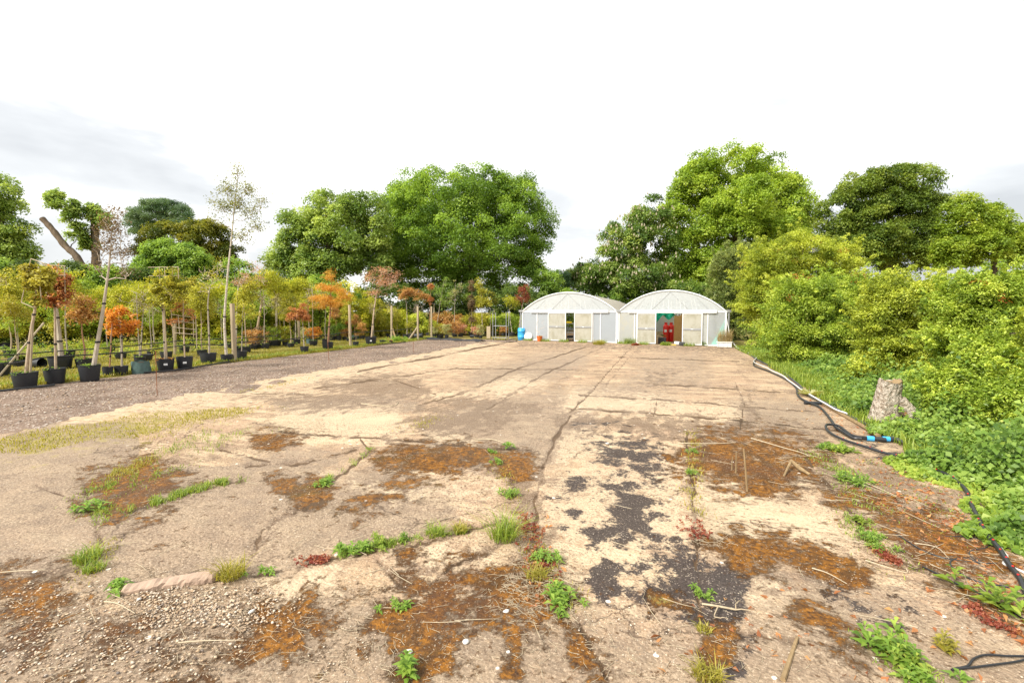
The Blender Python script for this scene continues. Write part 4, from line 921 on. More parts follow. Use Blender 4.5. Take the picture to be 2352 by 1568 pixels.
# ---------------------------------------------------------------- leaf and bark colours
GREENS = ('oak', 'bush', 'bramble', 'ivy', 'robinia', 'ash', 'chestnut', 'shadedoak', 'darkbush', 'grass'); RW = (1.17, 1.0, 1.3)
LB = dict(oak=2.5, chestnut=2.3, shadedoak=2.4, robinia=2.2, darkbush=2.5, yew=2.2, pine=2.2, yellowoak=1.7, bramble=1.45, ivy=1.15, ash=1.6, cream=1, white=1, dead=1.2, copper=1.4, orange=1.25, rusty=1.45, gold=1.1, red=1.1, amber=1.15, pinkish=1.45, paleleaf=1.1, straw=1, redtip=1.1, hedge=1.5, hedge2=1.6, olive=1.7, lolly=1.8, grass_dry=1.1, grass=1.3, birch=1.2)
for k, cols in dict(
    oak=[(.030,.066,.008),(.070,.135,.014),(.130,.215,.026)], ash=[(.085,.160,.014),(.175,.290,.026),(.290,.405,.050)],
    chestnut=[(.032,.070,.012),(.075,.135,.022),(.150,.215,.040)], shadedoak=[(.028,.056,.008),(.066,.112,.014),(.120,.170,.025)],  # right oak's leaves are darkened, cloud shade is put into their colour
    yellowoak=[(.090,.140,.014),(.170,.235,.024),(.285,.330,.050)], robinia=[(.050,.098,.016),(.115,.185,.030),(.200,.280,.055)],
    pine=[(.022,.045,.020),(.048,.082,.036),(.090,.125,.060)], yew=[(.028,.042,.006),(.082,.090,.010),(.165,.155,.022)],
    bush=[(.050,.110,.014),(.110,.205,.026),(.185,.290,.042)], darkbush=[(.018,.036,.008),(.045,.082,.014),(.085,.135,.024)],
    bamboo=[(.040,.085,.040),(.085,.150,.070),(.140,.215,.105)], hedge=[(.115,.155,.018),(.270,.320,.038),(.470,.500,.085)],
    hedge2=[(.090,.145,.018),(.215,.290,.036),(.400,.455,.080)], greyshrub=[(.050,.075,.020),(.115,.145,.040),(.200,.225,.075)],
    bramble=[(.040,.095,.012),(.105,.205,.024),(.220,.340,.055)], ivy=[(.080,.170,.014),(.180,.310,.028),(.330,.450,.060)],
    redtip=[(.250,.060,.020),(.420,.150,.040),(.520,.260,.060)], copper=[(.200,.070,.030),(.380,.155,.060),(.480,.270,.110)],
    orange=[(.380,.130,.020),(.560,.235,.035),(.640,.350,.075)], rusty=[(.220,.105,.035),(.380,.200,.070),(.460,.310,.120)],
    olive=[(.125,.130,.014),(.245,.245,.028),(.390,.360,.058)], lolly=[(.120,.140,.012),(.240,.255,.020),(.380,.360,.045)],
    gold=[(.230,.200,.025),(.390,.350,.045),(.540,.490,.100)], amber=[(.36,.17,.022),(.58,.31,.045),(.68,.43,.095)], pinkish=[(.300,.140,.090),(.430,.225,.150),(.520,.330,.230)],
    red=[(.170,.035,.025),(.300,.075,.050),(.400,.160,.080)], paleleaf=[(.260,.270,.090),(.400,.400,.170),(.560,.540,.290)],
    birch=[(.110,.130,.030),(.220,.230,.060),(.340,.330,.120)], dead=[(.090,.060,.035),(.170,.115,.065),(.260,.180,.105)],
    grass=[(.070,.140,.012),(.160,.260,.026),(.290,.380,.055)], grass_dry=[(.190,.190,.020),(.330,.300,.045),(.460,.390,.100)],
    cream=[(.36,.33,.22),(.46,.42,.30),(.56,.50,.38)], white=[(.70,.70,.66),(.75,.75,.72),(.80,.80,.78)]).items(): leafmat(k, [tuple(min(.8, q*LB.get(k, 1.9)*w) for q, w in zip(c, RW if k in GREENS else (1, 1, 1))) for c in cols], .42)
M['bark'] = barkmat('grey_brown_bark', (.055, .042, .030), (.15, .115, .082), 9)
M['bark_light'] = barkmat('light_brown_bark', (.19, .145, .098), (.33, .265, .19), 12)
M['bark_mid'] = barkmat('mid_brown_bark', (.085, .060, .042), (.22, .165, .115), 5, .3, 1.0)
M['bark_pale'] = barkmat('pale_grey_bark', (.33, .28, .215), (.55, .48, .39), 16, .3, .3)
M['bark_birch'] = barkmat('creamy_birch_bark', (.30, .235, .17), (.72, .66, .57), 10, 2.5, .3)
M['twig'] = barkmat('dry_twig', (.22, .165, .11), (.42, .34, .25), 30, .3, .2)

def crown(parent, lobes, leaf, ncl, cr, per, L, ratio=.6, lo=.72, inner=.16, name='crown', up=.7, flat=.75, zmin=.2, jit=.35):
    C = clump_centres(lobes, ncl, lo, inner, zmin)
    V, Fc, var = clump_leaves(C, cr, per, L, ratio, up, flat, jit); fast(name, V, Fc, LEAF[leaf], parent, var); return C
def tree_(name, label, cat, d, bu, lob, leaf, ncl, cr, per, L, tr=.35, bark='bark', group=None, fork=.35, limbs=40, lo=.72, inner=.16, ratio=.62, jit=.35, zmin=.2, base_d=None, flat=.75):
    b = W(bu, 714, base_d or d); b[2] = 0; b0 = b.copy()
    r = thing(name, label, cat, tuple(b), group)
    lobes = lobes_px(lob, d); C = crown(r, lobes, leaf, ncl, cr, per, L, ratio, lo, inner, flat=flat, zmin=zmin, jit=jit)
    top = max(c[2]+q[2] for c, q in lobes); cx = np.mean([c for c, q in lobes], 0); zb = max(.6, min(c[2]-q[2] for c, q in lobes))
    zf = max(.5, zb+(top-zb)*fork*.5); mid = b+(np.array([cx[0], cx[1], 0])-b)*.4
    nd = [(np.array([b[0], b[1], -.1]), tr*1.25), (np.array([b[0], b[1], .4]), tr), (np.array([mid[0], mid[1], zf]), tr*.8), (np.array([cx[0], cx[1], zf+(top-zf)*.45]), tr*.45), (np.array([cx[0], cx[1], zf+(top-zf)*.75]), tr*.2)]
    mb = MB(); mb.tube(smoothline([p for p, q in nd], 3), np.interp(np.linspace(0, 4, 13), range(5), [q for p, q in nd]), 9)
    S = smoothline([p for p, q in nd], 3); rs = np.interp(np.linspace(0, 4, 13), range(5), [q for p, q in nd])
    idx = rng.choice(len(C), min(limbs, len(C)), replace=False)
    grow([(S[i], rs[i]) for i in range(5, 13)], [C[i]*.93+np.array([cx[0], cx[1], C[i][2]])*.07 for i in idx], tr, .025, 5, .2, mb)
    mb.build('trunk', M[bark], r, True)
    return r, C

def tree(name, label, cat, d, bu, lob, leaf, ncl, cr, per, L, *a, **k):
    k.setdefault('lo', .8); k.setdefault('flat', .9); k.setdefault('jit', .5); return tree_(name, label, cat, d, bu, lob, leaf, int(ncl*1.75), cr*.86, per, L*.84, *a, **k)

# ---------------------------------------------------------------- trees beyond the nursery and the greenhouses
tree('oak_tree', 'large dark green broad oak behind the nursery, tallest left of the greenhouses', 'tree', 54, 1075,
    [(1040,470,150,72),(1180,480,70,72),(960,520,90,90),(1080,560,160,90,-2),(1210,535,58,80),(1225,600,40,62),(990,620,110,70),(1130,625,110,62),(900,560,50,80),(1190,640,70,45),(1110,445,90,50),(965,455,60,48),(1235,505,36,50),(920,640,60,50)], 'oak', 450, 1.25, 250, .25, .6, fork=.3, limbs=70, zmin=1.2, lo=.68, inner=.22)
tree('ash_tree', 'mid green feathery tree left of the big oak, bare limbs showing', 'tree', 47, 768,
    [(770,500,75,60),(850,505,50,60),(700,540,60,60),(790,570,95,62),(668,588,45,45),(860,590,40,62),(740,620,90,34),(640,612,22,30),(810,545,90,70),(690,590,60,50)], 'robinia', 190, 1.05, 210, .26, .38, fork=.2, limbs=90, lo=.66, inner=.25, zmin=1.0)
tree('ash_tree', 'bright lime green round-headed tree behind the right greenhouse', 'tree', 58, 1690,
    [(1685,440,112,92),(1770,480,88,88),(1610,500,85,90),(1700,560,150,95),(1590,590,70,65),(1790,580,85,80),(1840,525,40,50),(1570,650,58,42),(1660,640,90,55),(1560,560,45,60),(1760,425,70,58),(1600,445,62,62),(1815,470,55,60),(1560,490,45,60),(1640,395,60,42),(1840,560,45,55),(1710,480,70,70,-5)], 'ash', 400, 1.35, 270, .29, .5, fork=.3, limbs=60, zmin=1.0, lo=.7, inner=.26)
rt, Cc = tree('chestnut_tree', 'horse chestnut with cream flower candles between oak gap and lime tree', 'tree', 56, 1470,
    [(1495,510,45,52),(1445,560,58,58),(1500,590,50,90),(1410,610,48,45),(1450,640,75,50),(1370,645,38,32),(1500,665,60,32)], 'chestnut', 150, 1.05, 260, .26, .4, limbs=30, zmin=1.0)
def candles(parent, C, n, h, off):
    mb = MB()
    for i in range(n):
        c = C[rng.integers(len(C))]; d = rdir(1)[0]; d[1] = -abs(d[1]); d[2] = abs(d[2])*.6; p = c+unit(d)*off*rng.uniform(.85, 1.1)
        s = h*rng.uniform(.7, 1.3); mb.lathe([(.0, 0), (s*.28, s*.15), (s*.22, s*.5), (s*.10, s*.85), (0, s)], 6, p)
    o = mb.build('flower_candles', LEAF['cream'], parent); o['kind'] = 'stuff'
    a = o.data.attributes.new('var', 'FLOAT', 'FACE'); a.data.foreach_set('value', rng.uniform(0, 1, len(o.data.polygons)).astype(np.float32))
candles(rt, Cc, 620, .32, 1.1)
rt, Cc = tree('chestnut_tree', 'lower flowering chestnut crown right above the left greenhouse roof', 'tree', 60, 1345, [(1345,640,45,32),(1310,655,30,26),(1395,660,40,28)], 'chestnut', 50, .9, 230, .25, .3, limbs=12, zmin=.8); candles(rt, Cc, 110, .3, 1.0)
tree('oak_tree', 'oak with cloud shade in its dark leaf colour, rising behind the hedge on the right', 'tree', 52, 2040,
    [(2080,430,78,50),(1985,450,80,52),(2130,500,60,60),(2030,520,110,70),(1930,500,50,60),(1960,570,75,52),(2080,580,90,48),(2150,570,40,50)], 'shadedoak', 235, 1.1, 260, .26, .55, limbs=60, lo=.7, zmin=1.5)
tree('oak_tree', 'yellow-green spreading oak at the right border behind the hedge', 'tree', 47, 2280,
    [(2210,510,60,48),(2290,530,60,55),(2240,570,85,45),(2180,580,50,42),(2340,570,40,40),(2400,560,50,50),(2330,600,30,22)], 'yellowoak', 160, .95, 200, .24, .35, limbs=70, lo=.66, inner=.22, zmin=1.2)
tree('broadleaf_tree', 'green tree cut off by the left border of the view', 'tree', 44, -30, [(-10,460,70,45),(25,520,48,45),(-40,560,80,60),(40,575,35,28),(10,600,60,40)], 'robinia', 100, 1.0, 220, .25, .4, limbs=30, zmin=.8)
# lopped trees on the left: bare sawn limbs with tufts of regrowth
def lopped(label, d, base, limb, tufts, r0):
    b = W(*base, d); b[2] = 0; r = thing('lopped_tree', label, 'tree', tuple(b)); mb = MB(); P = [b]+[W(u, v, d) for u, v in limb]; S = smoothline(P, 5)
    mb.tube(S, np.linspace(r0*1.2, r0*.85, len(S))*(1+.10*np.sin(np.arange(len(S))*2.1)), 10); mb.build('trunk', M['bark_mid'], r, True)
    C = crown(r, lobes_px(tufts, d), 'robinia', 46, .55, 130, .20, lo=.5, inner=.4); m2 = MB(); grow([(q, r0*.5) for q in S[4:]], list(C[::2]), .06, .02, 4, .3, m2); m2.build('regrowth_shoots', M['bark'], r)
    return r
lopped('lopped tree with a bare sawn limb slanting up to the left', 40, (210, 720), [(198,640),(176,590),(150,565),(120,527),(97,502)], [(130,470,30,30),(160,490,30,34),(180,530,26,30),(125,455,22,14)], .24)
lopped('lopped upright trunk with a small leafy head beside the slanting lopped tree', 41, (224, 720), [(222,640),(219,560),(216,505)], [(215,490,16,22),(235,510,18,25),(205,560,16,22)], .30)
# pine: flat layered pads of needles
def pine():
    d = 50; b = W(372, 714, d); b[2] = 0; r = thing('pine_tree', 'dark blue-green pine with flat layered branches on the left', 'tree', tuple(b)); mb = MB(); t = W(368, 462, d)
    mb.tube([b, b+(t-b)*.5+np.array([.3, 0, 0]), t], [.4, .28, .08], 9); C = []
    for v, w, n in ((468, 34, 26), (482, 62, 38), (498, 74, 44), (515, 72, 40), (532, 60, 30)):
        for k in range(n): C.append(W(368+rng.uniform(-w, w), v+rng.normal()*3, d+rng.uniform(-3, 3)))
    C = np.array(C); V, Fc, var = clump_leaves(C, .75, 170, .34, .16, .8, .45, .6); fast('crown', V, Fc, LEAF['pine'], r, var)
    grow([(b+(t-b)*s, .16) for s in (.6, .7, .8, .9)], [c-np.array([0, 0, .15]) for c in C[::4]], .12, .03, 5, .1, mb); mb.build('trunk', M['bark'], r, True)
pine()
tree('yew_tree', 'olive-brown dense yew in front of the pine', 'tree', 44, 430, [(400,560,72,38),(470,555,60,42),(520,585,35,30),(350,580,40,26),(440,600,90,30)], 'yew', 110, .8, 260, .20, .4, limbs=10, zmin=.5)
tree('broadleaf_shrub', 'bright mid green bush below the olive-brown yew', 'bush', 38, 400, [(385,590,52,30),(440,600,50,30),(350,620,45,30),(470,635,40,28),(400,650,70,35)], 'bush', 110, .7, 220, .18, .2, limbs=10)
# bushes closing the view between the oak, the greenhouses and the chestnut
for lab, d, bu, lob, leaf, n in (
  ('loose light green bush between the oak and left greenhouse', 50, 1255, [(1255,650,32,26),(1235,680,28,28),(1285,685,35,22)], 'bush', 60),
  ('tall blue-green bamboo above the left greenhouse roof edge', 58, 1280, [(1280,645,26,22),(1300,655,16,24),(1262,660,14,24)], 'bamboo', 46),
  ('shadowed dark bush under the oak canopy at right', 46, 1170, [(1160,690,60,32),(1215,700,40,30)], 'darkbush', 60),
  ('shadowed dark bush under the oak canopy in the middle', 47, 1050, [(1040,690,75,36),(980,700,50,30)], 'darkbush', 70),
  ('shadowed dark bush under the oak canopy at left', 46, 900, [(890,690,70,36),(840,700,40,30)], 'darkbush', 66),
  ('mid green bush at the foot of the feathery tree', 42, 720, [(720,680,70,40),(780,690,50,36)], 'bush', 70),
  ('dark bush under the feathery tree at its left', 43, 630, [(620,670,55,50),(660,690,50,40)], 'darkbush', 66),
  ('mid green bush behind the birch', 40, 540, [(540,655,60,48),(590,680,40,40)], 'bush', 66),
  ('light green bush behind the greenhouses where the roofs meet', 56, 1420, [(1420,680,60,30)], 'bush', 40),
  ('dark green bush behind the right greenhouse', 54, 1560, [(1540,690,70,40),(1610,690,60,40)], 'chestnut', 66)):
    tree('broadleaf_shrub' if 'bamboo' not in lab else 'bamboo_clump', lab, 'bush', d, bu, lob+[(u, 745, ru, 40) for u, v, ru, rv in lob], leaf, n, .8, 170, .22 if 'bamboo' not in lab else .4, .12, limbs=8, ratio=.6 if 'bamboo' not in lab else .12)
# hedge at the back of the nursery, bush by bush
k = 0
names = ['leftmost bush of the dark back hedge, cut by the border', 'second dark bush of the back hedge, behind the copper tree', 'dark bush of the back hedge behind the leaning pale trunk', 'dark bush of the back hedge behind the small orange tree', 'dark bush of the back hedge behind the wide trellis tree', 'dark bush of the back hedge left of the birch', 'dark bush of the back hedge right of the birch', 'dark bush of the back hedge behind the leaning lollipop trees', 'rightmost dark bush of the back hedge, left of the oak']
for i, (u, vt, d) in enumerate(((-20, 600, 30), (75, 608, 31), (160, 612, 32), (240, 618, 33), (320, 625, 34), (405, 640, 35), (490, 648, 36), (580, 650, 38), (680, 660, 40))):
    tree('hedge_bush', names[i], 'bush', d, u, [(u, vt+35, 58, 38), (u+30, vt+85, 55, 55), (u-30, vt+95, 55, 50), (u, 760, 65, 40)], 'darkbush' if i % 3 else 'bush', 95, .62, 190, .17, .15, limbs=8, group='bushes of the back hedge', inner=.2)

# ---------------------------------------------------------------- the hedge on the right
HED = [
 ('grey-green shrub at the right wall of the right greenhouse', 35, 1690, [(1670,620,40,45),(1700,600,40,42),(1660,690,35,50),(1700,680,60,60),(1690,750,45,45)], 'greyshrub', 150, .55, 210, .13),
 ('tallest yellow-green shrub of the right hedge, nearest the greenhouse', 26, 1830, [(1830,590,85,50),(1770,620,70,55),(1900,610,75,50),(1738,680,50,60),(1800,690,110,70),(1930,660,60,50),(1775,750,50,45),(1850,760,90,50)], 'hedge', 300, .55, 300, .10),
 ('yellow-green shrub with reddish young leaves in the middle of the right hedge', 19, 1860, [(1880,690,90,45),(1820,710,60,50),(1960,690,80,48),(1790,770,50,55),(1870,780,95,60),(1970,770,85,60),(1850,830,75,40),(1930,840,70,40)], 'hedge2', 300, .45, 300, .085),
 ('lime green shrub behind the tree stump in the right hedge', 13.5, 2060, [(2060,690,80,50),(2020,740,60,60),(2110,720,80,60),(2040,800,70,60),(2120,800,90,65),(2060,860,80,45),(2170,690,70,48),(2000,870,60,40),(2120,880,70,40)], 'hedge', 300, .34, 320, .068),
 ('near bright yellow-green shrub of the right hedge with orange tips, by the border', 10.5, 2260, [(2210,690,75,45),(2290,690,80,50),(2370,690,80,50),(2220,770,90,70),(2320,790,100,80),(2420,780,80,80),(2250,870,90,60),(2360,890,90,60),(2210,940,70,40,-1),(2310,960,70,45,-1.2),(2180,880,60,45,-.5)], 'hedge2', 330, .30, 330, .064),
 ('low lime shrub spilling over the brambles right of the stump', 8.0, 2290, [(2190,905,70,55,.3),(2310,930,100,65,-.4),(2390,980,70,50,-.6),(2255,840,70,60,.3),(2350,860,70,50)], 'hedge2', 190, .24, 330, .058),
 ('nearest lime green shrub of the right hedge spilling out of view', 7.8, 2420, [(2430,760,70,90),(2410,850,80,80),(2390,930,70,60),(2560,800,130,120),(2740,810,160,140),(2560,930,120,90)], 'hedge', 330, .28, 300, .062)]
for lab, d, bu, lob, leaf, n, cr, per, L in HED:
    r, C = tree('hedge_shrub', lab, 'shrub', d, bu, lob, leaf, n, cr, per, L, .09, 'bark', 'shrubs of the right hedge', limbs=60, lo=.62, inner=.3, ratio=.5, zmin=.25, jit=.6)
    cc = np.mean(C, 0); k = rng.choice(len(C), int(len(C)*.5)); O = unit(C[k]-cc+np.array([0, 0, .6])+rng.normal(size=(len(k), 3))*.5); T = np.concatenate([C[k]+O*cr*q+rng.normal(size=(len(k), 3))*.05*cr for q in (.7, 1.05, 1.4, 1.7)]); V, Fc, var = clump_leaves(T, cr*.26, 24, L*.95, .45, .6, .9, .6); fast('shoots', V, Fc, LEAF[leaf], r, var)
    if 'red' in lab or 'orange' in lab or 'tallest' in lab:
        zt = np.quantile(C[:, 2], .62); T = C[(C[:, 2] > zt)]; T = T[::7 if 'orange' in lab else 11]; T = T+rng.normal(size=T.shape)*.2+np.array([0, 0, .25*cr/.45]); V, Fc, var = clump_leaves(T, cr*.55, 26, L*.9, .5); fast('young_leaves', V, Fc, LEAF['redtip'], r, var)
# upright shoots along the hedge top
# brambles and ivy between the hedge and the slab: an uncountable cover of leaves
def edge_x(Y):
    pts = gp([(1693,803),(1745,830),(1830,882),(1905,935),(1992,990),(2062,1022),(2100,1085),(2180,1120),(2255,1190),(2352,1270),(2420,1330)]); ys = np.array([p[1] for p in pts])[::-1]; xs = np.array([p[0] for p in pts])[::-1]
    return np.interp(Y, ys, xs)
def cover(name, label, cat, n, y0, y1, w0, w1, hfun, L, leaf, ratio=.75, bias=1.0, up=.8, jit=.5, dens=None):
    Y = y0+(y1-y0)*rng.random(n)**bias; wd = w0+(w1-w0)*rng.random(n); X = edge_x(Y)+wd
    X += .18*np.sin(Y*3.1)+.10*np.sin(Y*7.7)
    H = hfun(X, Y, wd)*(.72+.45*np.sin(X*4.1+1)*np.sin(Y*3.3)+.35*np.sin(X*9.7)*np.sin(Y*8.1+2)); H = np.maximum(H, .02)
    P = np.stack([X, Y, H*rng.uniform(.12, 1.0, n)**.6], 1); N = unit(np.array([-.35, -.35, up])+rng.normal(size=(n, 3))*jit)
    s = L*rng.uniform(.55, 1.4, n); V, Fc = leafgeo(P, N, s, s*ratio); var = np.clip(.5+.25*np.sin(X*2.3+Y*1.9)+rng.normal(size=n)*.2, 0, 1)
    o = fast(name, V, Fc, LEAF[leaf], var=var); tag(o, label, cat, None, 'stuff'); return o
cover('bramble_thicket', 'green bramble thicket spreading below the right hand hedge', 'brambles', 64000, 3.2, 13, .15, 2.4, lambda X, Y, w: .10+.62*np.clip(w/1.5, 0, 1)**1.2, .058, 'bramble', bias=1.3)
cover('bramble_thicket', 'paler upper bramble shoots with larger leaves below the hedge', 'brambles', 9000, 3.4, 14, .3, 2.4, lambda X, Y, w: .22+.75*np.clip(w/1.4, 0, 1), .072, 'bramble', bias=1.3)
cover('bramble_thicket', 'far low brambles along the hedge towards the greenhouse', 'brambles', 42000, 11, 30, .7, 3.4, lambda X, Y, w: .08+.45*np.clip((w-.6)/1.6, 0, 1), .09, 'bramble')
cover('ivy_cover', 'bright light green ivy creeping onto the concrete at right', 'ivy', 9500, 3.2, 8.0, -.12, 1.3, lambda X, Y, w: .03+.20*np.clip((w+.3)/1.3, 0, 1), .058, 'ivy', .9)
def verge_grass(name, label, n, f, h, w, leaf):
    P = f(n); V, Fc, var = blades(P, h, w, .5); return tag(fast(name, V, Fc, LEAF[leaf], var=var), label, 'grass', None, 'stuff')
def hv(n):
    Y = 8+22*rng.random(n); X = edge_x(Y)+rng.uniform(.02, 1.7, n); return np.stack([X, Y, np.zeros(n)], 1)
verge_grass('hedge_grass', 'bright green grass strip between pipes and right hedge', 26000, hv, .20, .018, 'grass')
# ---------------------------------------------------------------- potted trees of the nursery
M['trunk_grey'] = barkmat('grey_sapling_bark', (.26, .215, .165), (.46, .40, .32), 22, .4, .25)
M['trunk_tan'] = barkmat('tan_sapling_bark', (.34, .25, .165), (.54, .43, .31), 22, .4, .25)
M['trunk_red'] = barkmat('reddish_sapling_bark', (.24, .12, .07), (.40, .23, .15), 22, .3, .25)
def pot_at(u, v, rim, h, taper=.80):
    """front foot of the pot seen at u, v; rim width and height as seen -> centre, radius, height in metres"""
    p = g(u, v); d = depth(p); m = d/F; r = rim*.5*m*cosu(u)**.8; dirn = unit(np.array([p[0], p[1], 0])); return p+dirn*r*taper, r, h*m*1.02
def add_pot(r, c, rad, h, taper=.80, sticker=False, weeds=0, wleaf='weed'):
    mb = MB(); lathe_pot(mb, rad, h, c, taper); pot = mb.build('pot', M['black_plastic'], r, True)
    mb = MB(); mb.lathe([(rad*.90, h*.845), (rad*.5, h*.89), (0, h*.90)], 16, c); mb.build('soil', M['soil'], r, True)
    if sticker:
        d = unit(np.array([-c[0]+.2, -c[1], 0])); e = np.array([-d[1], d[0], 0]); q = c+d*rad*.93+np.array([0, 0, h*.55]); mb = MB(); mb.box(q, (.11, .012, .07), math.atan2(e[1], e[0])); mb.build('sticker', M['label'], pot)
    if weeds:
        C = c+np.stack([rng.normal(size=weeds)*rad*.45, rng.normal(size=weeds)*rad*.45, np.full(weeds, h*.92)], 1); V, Fc, var = clump_leaves(C, .10, 16, .07, .3); fast('pot_weeds', V, Fc, LEAF[wleaf], r, var)
def potted(label, u, v, rim, h, trunk=(), tr=.03, bark='trunk_grey', crown_px=(), leaf=None, ncl=40, cr=.16, per=26, L=.085, ratio=.55, twigs=24, twig_mat='twig', lo=.4, inner=.5, stake=None, trellis=None, cat='tree', name='potted_tree', group='potted trees in front row', sticker=False, weeds=0, wleaf='weed', extra=None, taper=.8, ties=2, tr_top=.5):
    c, rad, ph = pot_at(u, v, rim, h, taper); d = depth(c); r = thing(name, label, cat, tuple(c), group); add_pot(r, c, rad, ph, taper, sticker, weeds, wleaf)
    T = []
    if len(trunk):
        T = [W(a, b, d) for a, b in trunk]; T[0] = c+np.array([T[0][0]-c[0], T[0][1]-c[1], ph*.85])*np.array([.9, .9, 1])
        lim = rad*.8; off = T[0][:2]-c[:2]; n_ = np.linalg.norm(off)
        if n_ > lim: T[0][:2] = c[:2]+off/n_*lim
        S = smoothline(T, 4); rs = np.linspace(tr, tr*tr_top, len(S)); mb = MB(); mb.tube(S, rs, 8)
        tips = []
        if len(crown_px): 
            lob = lobes_px(crown_px, d); C = clump_centres(lob, max(ncl, twigs), lo, inner, .2)
            if leaf and ncl: V, Fc, var = clump_leaves(C[:ncl], cr*1.1, int(per*1.9), L*.80, ratio, .5, .9, .6); fast('crown', V, Fc, LEAF[leaf], r, var)
            tips = list(C[:twigs])
            k0 = int(len(S)*.55); 
            tw = MB(); grow([(S[i], rs[i]) for i in range(k0, len(S))], tips, tr*.7, .012 if twigs > 100 else .007, 4, .25, tw)
            if twigs: tw.build('branches', M[twig_mat], r, True)
        mb.build('trunk', M[bark], r, True)
        for q in range(ties):
            i = int(len(S)*(.25+.3*q)); mb = MB(); mb.tube([S[i]-np.array([0, 0, .025]), S[i]+np.array([0, 0, .025])], rs[i]*1.25+.004, 8); mb.build('tie', M['tie'], r)
    if stake:
        P = [W(a, b, d) for a, b in stake]; P[0] = np.array([P[0][0], P[0][1], ph*.8]); off = P[0][:2]-c[:2]; n_ = np.linalg.norm(off)
        if n_ > rad*.8: P[0][:2] = c[:2]+off/n_*rad*.8
        mb = MB(); mb.tube(P, .028, 8); mb.build('stake', M['timber'], r, True)
    if trellis:
        for a, b in trellis: mb = MB(); mb.tube([W(*a, d-.06), W(*b, d-.06)], .013, 6); mb.build('cane', M['bamboo'], r, True)
    return r, d
# --- front row, left to right
potted('leftmost pot cut by the border, low weedy plant and no trunk', 0, 867, 56, 34, (), cat='plant', name='potted_plant', weeds=16)
potted('trellis tree with yellow leaves on a twin trunk, second pot from left', 59, 891, 64, 35, [(60,856),(66,800),(73,750),(80,712),(84,660),(90,625)], .045, 'trunk_tan',
   [(70,650,22,40),(85,690,26,28),(100,640,28,40),(62,625,14,20)], 'gold', 60, .16, 22, .11, twigs=30, stake=[(69,855),(76,720)], trellis=[((49,694),(71,594)),((71,594),(102,605)),((66,620),(104,634)),((49,694),(76,706)),((88,612),(96,700))], weeds=4)
potted('copper-leaved trellis tree beside the twin-trunked yellow tree', 127, 881, 54, 34, [(128.5,850),(127,790),(126,720),(122,660),(120,620)], .035, 'trunk_tan',
   [(110,655,26,36),(135,650,26,38),(120,690,36,26),(148,680,16,24)], 'copper', 72, .16, 24, .11, twigs=30, trellis=[((90,607),(151,611)),((92,632),(151,632)),((104,604),(108,700)),((131,610),(133,690)),((148,610),(150,690))], weeds=2)
potted('tall bare pale tree leaning right in the third large pot from left', 207, 876, 54, 37, [(216,838),(222,800),(233,735),(240.6,684),(248,629),(256,560)], .066, 'bark_pale',
   [(258,530,34,50),(240,570,34,40),(280,580,26,46),(262,500,26,28),(230,615,22,22),(290,630,18,20)], 'dead', 60, .28, 16, .07, twigs=300, twig_mat='pale_twig', tr_top=.3, weeds=10)
potted('small black pot with thin staked sapling between two larger pots', 248, 864, 27, 21, [(252,843),(255,790),(258,730)], .022, 'trunk_red', [(258,735,14,22)], 'orange', 14, .12, 14, .08, twigs=8)
potted('small tree with flaming orange leaves left of the grey-green bag', 279, 861, 35, 20, [(280,842),(280,800),(279,768),(276,740)], .032, 'trunk_grey', [(262,745,28,24),(295,755,28,20),(275,720,26,18),(310,745,14,18),(270,765,36,10)], 'orange', 60, .15, 16, .10, twigs=36)
potted('wide trellis tree with olive leaves on twin trunks beside the grey bag', 381, 852, 43, 28, [(379.5,820),(377,770),(373,694),(368,640)], .036, 'trunk_grey', [(360,655,28,36),(395,650,34,36),(375,690,40,18),(420,665,20,26)], 'olive', 84, .16, 24, .10, twigs=36, stake=[(383,820),(376,700)], trellis=[((340,614),(410,613)),((342,634),(412,633)),((366,612),(369,700)),((378,614),(381,690)),((397,614),(392,690)),((409,612),(410,640))], sticker=True, weeds=10, wleaf='rusty')
potted('sparse red-leaved tree tied to a ladder trellis, stickered pot', 425, 848, 40, 28, [(424.6,820),(423,780),(422,727),(420,690)], .026, 'trunk_tan', [(415,700,26,22),(435,720,24,30),(405,740,20,24)], 'copper', 26, .12, 12, .08, twigs=26, trellis=[((394,722),(450,730)),((396,737),(450,742)),((397,751),(450,757)),((399,764),(450,768)),((393,712),(400,800)),((409,722),(413,768)),((449,724),(452,800))], sticker=True)
potted('bare grey tree with forked twiggy crown and large handled pot', 479, 836.5, 40, 25, [(481,812),(480,770),(478,720),(478,690),(483,655)], .036, 'trunk_grey', [(490,640,34,34),(470,655,28,28),(505,615,28,28),(465,625,22,24)], 'olive', 30, .2, 10, .06, twigs=120, twig_mat='pale_twig', tr_top=.4)
potted('tall slender birch with sparse airy crown, towering over the nursery', 521, 831.5, 29, 17, [(519.7,814),(516,760),(515.7,727),(521.7,646),(527,590),(532,545),(538,480),(544,420),(548,358)], .055, 'bark_birch',
   [(545,400,22,40),(525,440,32,34),(570,440,38,30),(515,480,34,30),(575,490,36,36),(545,470,40,60),(590,530,30,34),(500,510,26,30),(560,545,46,28),(600,470,22,30),(490,470,16,24)], 'birch', 200, .34, 9, .085, twigs=190, twig_mat='twig', tr_top=.14, lo=.3, inner=.8, ties=2)
potted('olive-orange sapling in the pot right of the squared post', 554, 826.5, 30, 20, [(555,806),(556,770),(557,727),(560,700)], .022, 'trunk_grey', [(557,705,24,22),(575,730,22,24),(545,735,18,20)], 'olive', 36, .15, 16, .08, twigs=24)
